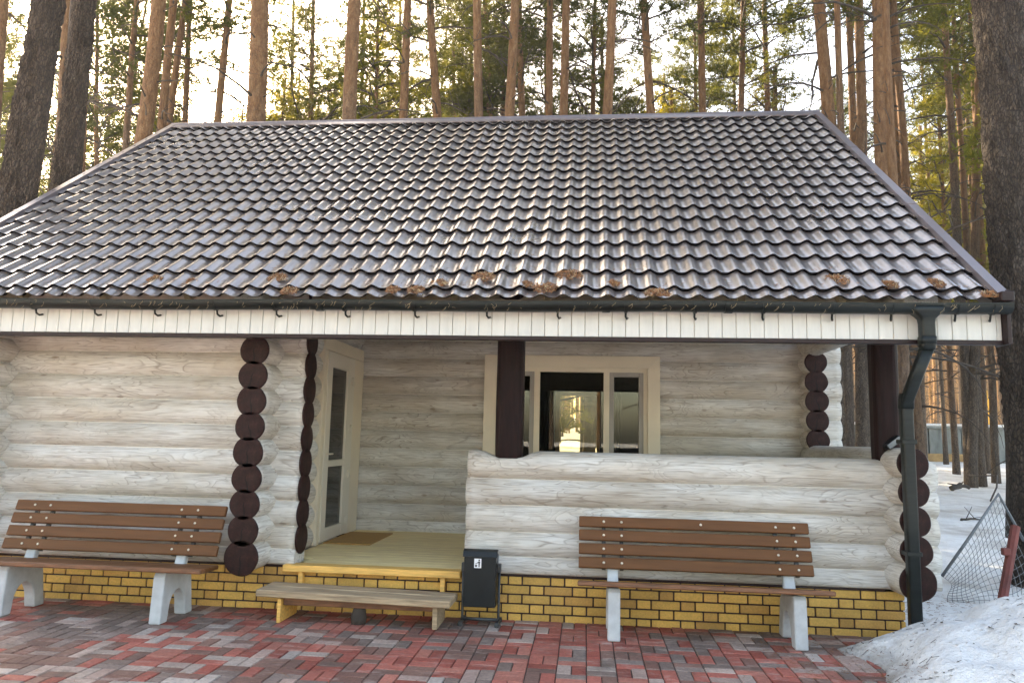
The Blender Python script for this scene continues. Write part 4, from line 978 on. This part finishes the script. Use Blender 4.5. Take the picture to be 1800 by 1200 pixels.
# trunks seen over the ridge: (x at y0, y0, x at top, width px, diameter m, label)
TR = [
 (105, 240, 118, 16, .22, 'reddish pine trunk squeezed between the two thick grey trunks at upper left'),
 (0, 95, 6, 20, .28, 'pine trunk cut by the left edge of the picture at the top'),
 (168, 280, 172, 8, .16, 'thin pale twin pine just right of the second thick trunk'),
 (144, 260, 152, 13, .20, 'slim orange pine hugging the second thick trunk'),
 (250, 235, 276, 27, .34, 'leaning orange pine over the left roof corner'),
 (221, 240, 240, 11, .20, 'thin greenish pine just left of the leaning orange pine'),
 (281, 225, 306, 15, .24, 'slender leaning pine just right of the leaning orange pine'),
 (297, 215, 325, 12, .22, 'thin grey pine over the left end of the ridge'),
 (382, 215, 404, 13, .22, 'thin pine between the ridge corner and the thick brown trunk'),
 (325, 215, 336, 10, .20, 'small orange pine behind the left part of the ridge'),
 (447, 215, 452, 33, .38, 'thickest brown pine behind the left half of the ridge'),
 (510, 210, 516, 7, .16, 'very thin pine right of the thickest brown pine'),
 (546, 210, 551, 9, .18, 'thin pale pine left of the greyish forked-looking trunk'),
 (616, 212, 624, 25, .32, 'grey-brown pine with long bare side branches behind the ridge'),
 (634, 212, 640, 7, .16, 'thin stem right behind the pine with bare side branches'),
 (683, 212, 688, 6, .15, 'thinnest stem left of the pale sunlit pine'),
 (707, 212, 718, 15, .24, 'pale orange pine lit at its foot, left of the bright sky gap'),
 (766, 212, 756, 15, .24, 'left-bending grey pine in the bright sky gap'),
 (800, 212, 797, 7, .16, 'thin stem in the foliage right of the bright sky gap'),
 (843, 212, 838, 16, .24, 'straight brown pine left of the leaning reddish one'),
 (861, 212, 852, 10, .20, 'thinner stem close beside the straight brown pine'),
 (884, 212, 884, 8, .16, 'slim stem between the brown pine and the leaning reddish pine'),
 (893, 212, 906, 17, .25, 'reddish pine leaning right over the middle of the ridge'),
 (918, 212, 911, 12, .22, 'grey pine crossing behind the leaning reddish pine'),
 (967, 210, 965, 13, .22, 'cool grey straight pine over the middle of the ridge'),
 (988, 210, 997, 15, .24, 'orange pine beside the cool grey straight pine'),
 (1042, 210, 1046, 9, .18, 'thin dark stem left of the right-leaning pine'),
 (1058, 210, 1058, 8, .17, 'dark slim stem touching the right-leaning pine'),
 (1066, 208, 1077, 17, .25, 'right-leaning reddish pine right of the ridge middle'),
 (1144, 207, 1132, 15, .24, 'left-leaning brown pine standing alone above the ridge'),
 (1170, 207, 1168, 6, .15, 'thin stem in the young greenery right of the lone pine'),
 (1182, 207, 1182, 7, .16, 'thin grey stem left of the pale pair of pines'),
 (1224, 205, 1220, 7, .17, 'dark half of the close pair of pines above the ridge'),
 (1233, 205, 1234, 13, .22, 'pale orange half of the close pair of pines above the ridge'),
 (1258, 205, 1250, 5, .14, 'very thin curved stem right of the close pair of pines'),
 (1303, 205, 1306, 11, .20, 'pinkish pine left of the double grey trunk'),
 (1350, 203, 1346, 10, .20, 'left stem of the double grey pine trunk'),
 (1360, 203, 1361, 9, .19, 'right stem of the double grey pine trunk'),
 (1451, 210, 1440, 22, .32, 'stout brown pine at the right end of the ridge'),
 (1470, 230, 1464, 6, .15, 'thin stem just right of the stout pine at the ridge end'),
 (1512, 265, 1510, 18, .27, 'straight pinkish pine over the right roof slope'),
 (1555, 320, 1544, 25, .33, 'thick tan pine over the right roof slope'),
 (1583, 330, 1563, 15, .25, 'grey-brown pine leaning left beside the thick tan pine'),
 (1620, 340, 1617, 6, .15, 'thin dark stem above the middle of the right verge'),
 (1700, 430, 1673, 11, .20, 'sunlit orange pine left of the big right tree'),
 (1715, 430, 1722, 14, .24, 'reddish pine standing close to the left side of the big right tree'),
 (1660, 400, 1640, 7, .15, 'thin orange leaning stem among the yellow greenery'),
]
for i, (x0, y0, x1, wp, dia, lab) in enumerate(TR):
    v = VT[i % 3] if dia > .19 else VM[i % 3]
    tree_px(v, x0, y0, x1, wp, dia, lab)
# trunks seen right of the cabin under the eave, base placed on the ground
for px, pyb, d_, dia, lab in [(1495, 0, 17, .20, 'grey pine trunk seen beside the white log stubs under the eave'), (1521, 0, 20, .27, 'reddish rough pine trunk between log stubs and corner post'),
    (1592, 0, 15, .22, 'pine trunk seen just behind the downpipe bend'), (1619, 0, 19, .27, 'grey pine trunk just right of the downpipe'), (1703, 0, 22, .31, 'lone grey pine standing in the snow right of the cabin'),
    (1734, 0, 28, .22, 'grey pine right behind the lone pine in the snow'), (1748, 0, 24, .24, 'pale pine close to the left side of the big tree, by the brush'), (1662, 0, 33, .2, 'thin pine in front of the grey shed')]:
    d = ray(px, 790); p = CAMPOS+d*(d_/F); occupied.append((p.x, p.y))
    plant(VT[int(px) % 3], p.x, p.y, lab, None, rad=dia/2, rz=random.uniform(0, 6), lean=(0, R(random.uniform(-.8, .4))))
# big near trees with modelled bark
def big_tree(px0, py0, px1, py1, dia, dep, label, seed, fade=0):
    d = ray(px0, py0); p = CAMPOS+d*(dep/F); q_ = ray(px1, py1); u = q_*((p.y-CAMPOS.y)/q_.y)+CAMPOS
    dx = (u.x-p.x)/(u.z-p.z); bx = p.x-dx*p.z; occupied.append((bx, p.y))
    H = 19; n = 420; seg = 110; V = np.zeros((n+1, seg, 3)); mbv = []
    for i in range(n+1):
        z = 9.5*(i/n); r0 = dia/2*(1-.028*z)*(1+.22*math.exp(-z/.4))
        wx = .07*mn.noise(Vector((z*.3, seed, 0))); 
        for k in range(seg):
            t = 2*PI*k/seg; c, s_ = math.cos(t), math.sin(t)
            w1 = mn.noise(Vector((c*3, s_*3, z*1.1+seed)))
            P = Vector((c*7.5*(dia/.5)+.6*w1, s_*7.5*(dia/.5)+.6*w1, z*4.2+seed*7+.9*w1))
            dd, _ = mn.voronoi(P); e = dd[1]-dd[0]
            h = min(1, e*1.9)*.040 + .012*mn.noise(P*3) + .02*w1
            rr_ = r0+h-.025; V[i, k] = (wx+rr_*c, rr_*s_, z-.15)
    idx = np.arange((n+1)*seg).reshape(n+1, seg); a = idx[:-1]; b = idx[1:]
    Fq = np.stack([a, np.roll(a, -1, 1), np.roll(b, -1, 1), b], 2).reshape(-1, 4)
    t = empty('old_pine_tree', (bx, p.y, gh(bx, p.y)), (0, math.atan(dx), 0)); tag(t, label, 'tree')
    me = mesh_np('trunk', V.reshape(-1, 3), Fq, M['bigbark'], True)
    o = bpy.data.objects.new('trunk', me); COL.objects.link(o); o.parent = t
    v = VT[seed % 3]
    v = VB
    up = bpy.data.objects.new('upper_trunk', v['trunk']); COL.objects.link(up); up.parent = t; k = dia*(1-.028*9.3)/2/(v['rb']*(1-.62*(8.5/v['H'])**1.1)); up.scale = (k, k, 1); up.location = (0, 0, .8)
    up.scale = (k*.94, k*.94, 1)
    cr = bpy.data.objects.new('crown', v['crown']); COL.objects.link(cr); cr.parent = t; cr.scale = (1.4, 1.4, 1)
    return t
big_tree(26, 370, 86, 0, .45, 9.4, 'thick leaning grey pine trunk rising behind the left roof corner, nearest the picture edge', 3)
big_tree(116, 325, 147, 0, .42, 11.3, 'second thick grey pine trunk over the left roof verge', 4)
big_tree(1838, 1000, 1753, 0, .66, 8.6, 'huge rough-barked pine trunk at the right picture edge beside the cabin', 5)
# ---- golden slender pines seen under the eave, right of the cabin
gb = mat_bark('young_bark_sunlit_tint');  # orange young bark, its colour lightened to stand in for blocked sunlight
for nd in gb.node_tree.nodes:
    if nd.type == 'VALTORGB' and len(nd.color_ramp.elements) == 3:
        for e_, c_ in zip(nd.color_ramp.elements, ((.20, .10, .04), (.42, .23, .09), (.62, .40, .19))): e_.color = (*c_, 1)
VG = []
for sd_ in (31, 32):
    v_ = tree_variant(sd_, 17, .10, 9.5, 1.8, 40, 50, M['n_lite'], (1, 10), 26); v_['trunk'].materials[0] = gb; VG.append(v_)
# ---- the forest behind
rs = random.Random(5); cnt = {'t': 0, 'm': 0, 'y': 0}
def free(x, y, dmin):
    if -8 < x < 5 and y < 9.5: return False
    return all((x-a)**2+(y-b)**2 > dmin**2 for a, b in occupied)
GT = 'tall bare-trunked pines filling the forest'; GM = 'middle-height pines with green boughs in the forest'; GY = 'young bushy pines between the trunks'
LT = 'tall slender bare pine trunk deep in the forest behind the cabin'; LM = 'middle-sized pine with green boughs in the forest behind the cabin'; LY = 'young bushy yellow-green pine between the forest trunks'
tries = 0
def ang(x, y): return math.degrees(math.atan2(x, y+6.75))
while cnt['t'] < 84 and tries < 9000:
    tries += 1; y = rs.uniform(21, 60); a = rs.uniform(-44, 34); x = math.tan(R(a))*(y+6.75)
    if rs.random() < .25: a = rs.uniform(18, 31); x = math.tan(R(a))*(y+6.75); 
    if y < 34 and 15 < a < 32: continue
    if 24 < y < 36 and 10 < x < 22: continue
    if not free(x, y, 1.3): continue
    occupied.append((x, y)); cnt['t'] += 1; plant(VT[rs.randint(0, 2)], x, y, LT, GT, scale=rs.uniform(.85, 1.1), rad=rs.uniform(.07, .14), rz=rs.uniform(0, 6.28), lean=(R(rs.uniform(-2, 2)), R(rs.uniform(-2.5, 2.5))))
LB = 'tall pine in the snow across the yard, facing the cabin front'; GB = 'pines across the yard facing the cabin'
for k in range(38):
    y = rs.uniform(-52, -24); x = -44+88*(k+.5)/38+rs.uniform(-1, 1)
    plant((VT+VM)[k % 6], x, y, LB, GB, scale=rs.uniform(.85, 1.1), rz=rs.uniform(0, 6.28))
tries = 0; cnt['g'] = 0
LG = 'slender golden pine trunk in the dense stand right of the cabin'; GG = 'golden slender pines right of the cabin'
while cnt['g'] < 44 and tries < 9000:
    tries += 1; y = rs.uniform(36, 80); a = rs.uniform(15.5, 32); x = math.tan(R(a))*(y+6.75)
    if not free(x, y, .8): continue
    occupied.append((x, y)); cnt['g'] += 1; plant(VG[rs.randint(0, 1)], x, y, LG, GG, scale=rs.uniform(.85, 1.15), rad=rs.uniform(.07, .14), rz=rs.uniform(0, 6.28), lean=(R(rs.uniform(-1.5, 1.5)), R(rs.uniform(-2, 2))))
tries = 0
while cnt['m'] < 50 and tries < 9000:
    tries += 1; y = rs.uniform(14, 42); a = rs.uniform(-44, 34); x = math.tan(R(a))*(y+6.75)
    if 26 < y < 36 and 10 < x < 22: continue
    if y < 42 and 15 < a < 31: continue
    if not free(x, y, 1.8): continue
    occupied.append((x, y)); cnt['m'] += 1; plant(VM[rs.randint(0, 2)], x, y, LM, GM, scale=rs.uniform(.8, 1.15), rz=rs.uniform(0, 6.28), lean=(R(rs.uniform(-2, 2)), R(rs.uniform(-2.5, 2.5))))
tries = 0
while cnt['y'] < 14 and tries < 5000:
    tries += 1; y = rs.uniform(9, 34); a = rs.uniform(-44, 34); x = math.tan(R(a))*(y+6.75)
    if rs.random() < .5: a = rs.uniform(24, 32); x = math.tan(R(a))*(y+6.75)
    if 24 < y < 36 and 10 < x < 22: continue
    if 15 < a < 31 and y < 36: continue
    if not free(x, y, 1.5): continue
    occupied.append((x, y)); cnt['y'] += 1; plant(VY[rs.randint(0, 1)], x, y, LY, GY, scale=rs.uniform(.8, 1.2), rz=rs.uniform(0, 6.28))
mb = MB()
for k in range(1500):
    y = rs.uniform(68, 125); a = rs.uniform(13, 34) if k > 500 else rs.uniform(-16, 13); x = math.tan(R(a))*(y+6.75); z = gh(x, y); r_ = rs.uniform(.07, .15); lx_ = rs.uniform(-.5, .5)
    mb.tube([(x, y, z-.2), (x+lx_*.5, y, z+8), (x+lx_, y, z+17)], [r_, r_*.8, r_*.3], 5, caps=False)
    for q in range(2): h_ = rs.uniform(4, 12); a2 = rs.uniform(0, 6.28); mb.tube([(x, y, z+h_), (x+1.3*math.cos(a2), y+1.3*math.sin(a2), z+h_+.2)], [.03, .01], 3, caps=False)
tag(mb.build('distant_wood', gb), 'dense golden wall of thin pine trunks far off beyond the shed', 'wood', kind='stuff')
# ------------------------------------------------------------------ haze
hz = MB(); hz.box(-110, 110, -16, 140, -1.5, 38); ho = recalc(hz.build('haze', M['glass'])); ho.data.materials.clear()
hm = bpy.data.materials.new('haze_air'); hm.use_nodes = True; hn = hm.node_tree.nodes; hn.clear()
ov = hn.new('ShaderNodeOutputMaterial'); pv_ = hn.new('ShaderNodeVolumePrincipled'); pv_.inputs['Density'].default_value = .0011; pv_.inputs['Color'].default_value = (1, .99, .97, 1); pv_.inputs['Anisotropy'].default_value = .4
hm.node_tree.links.new(pv_.outputs[0], ov.inputs['Volume']); ho.data.materials.append(hm); tag(ho, 'thin bright air haze between the trees', kind='stuff')
print('TREES', cnt)
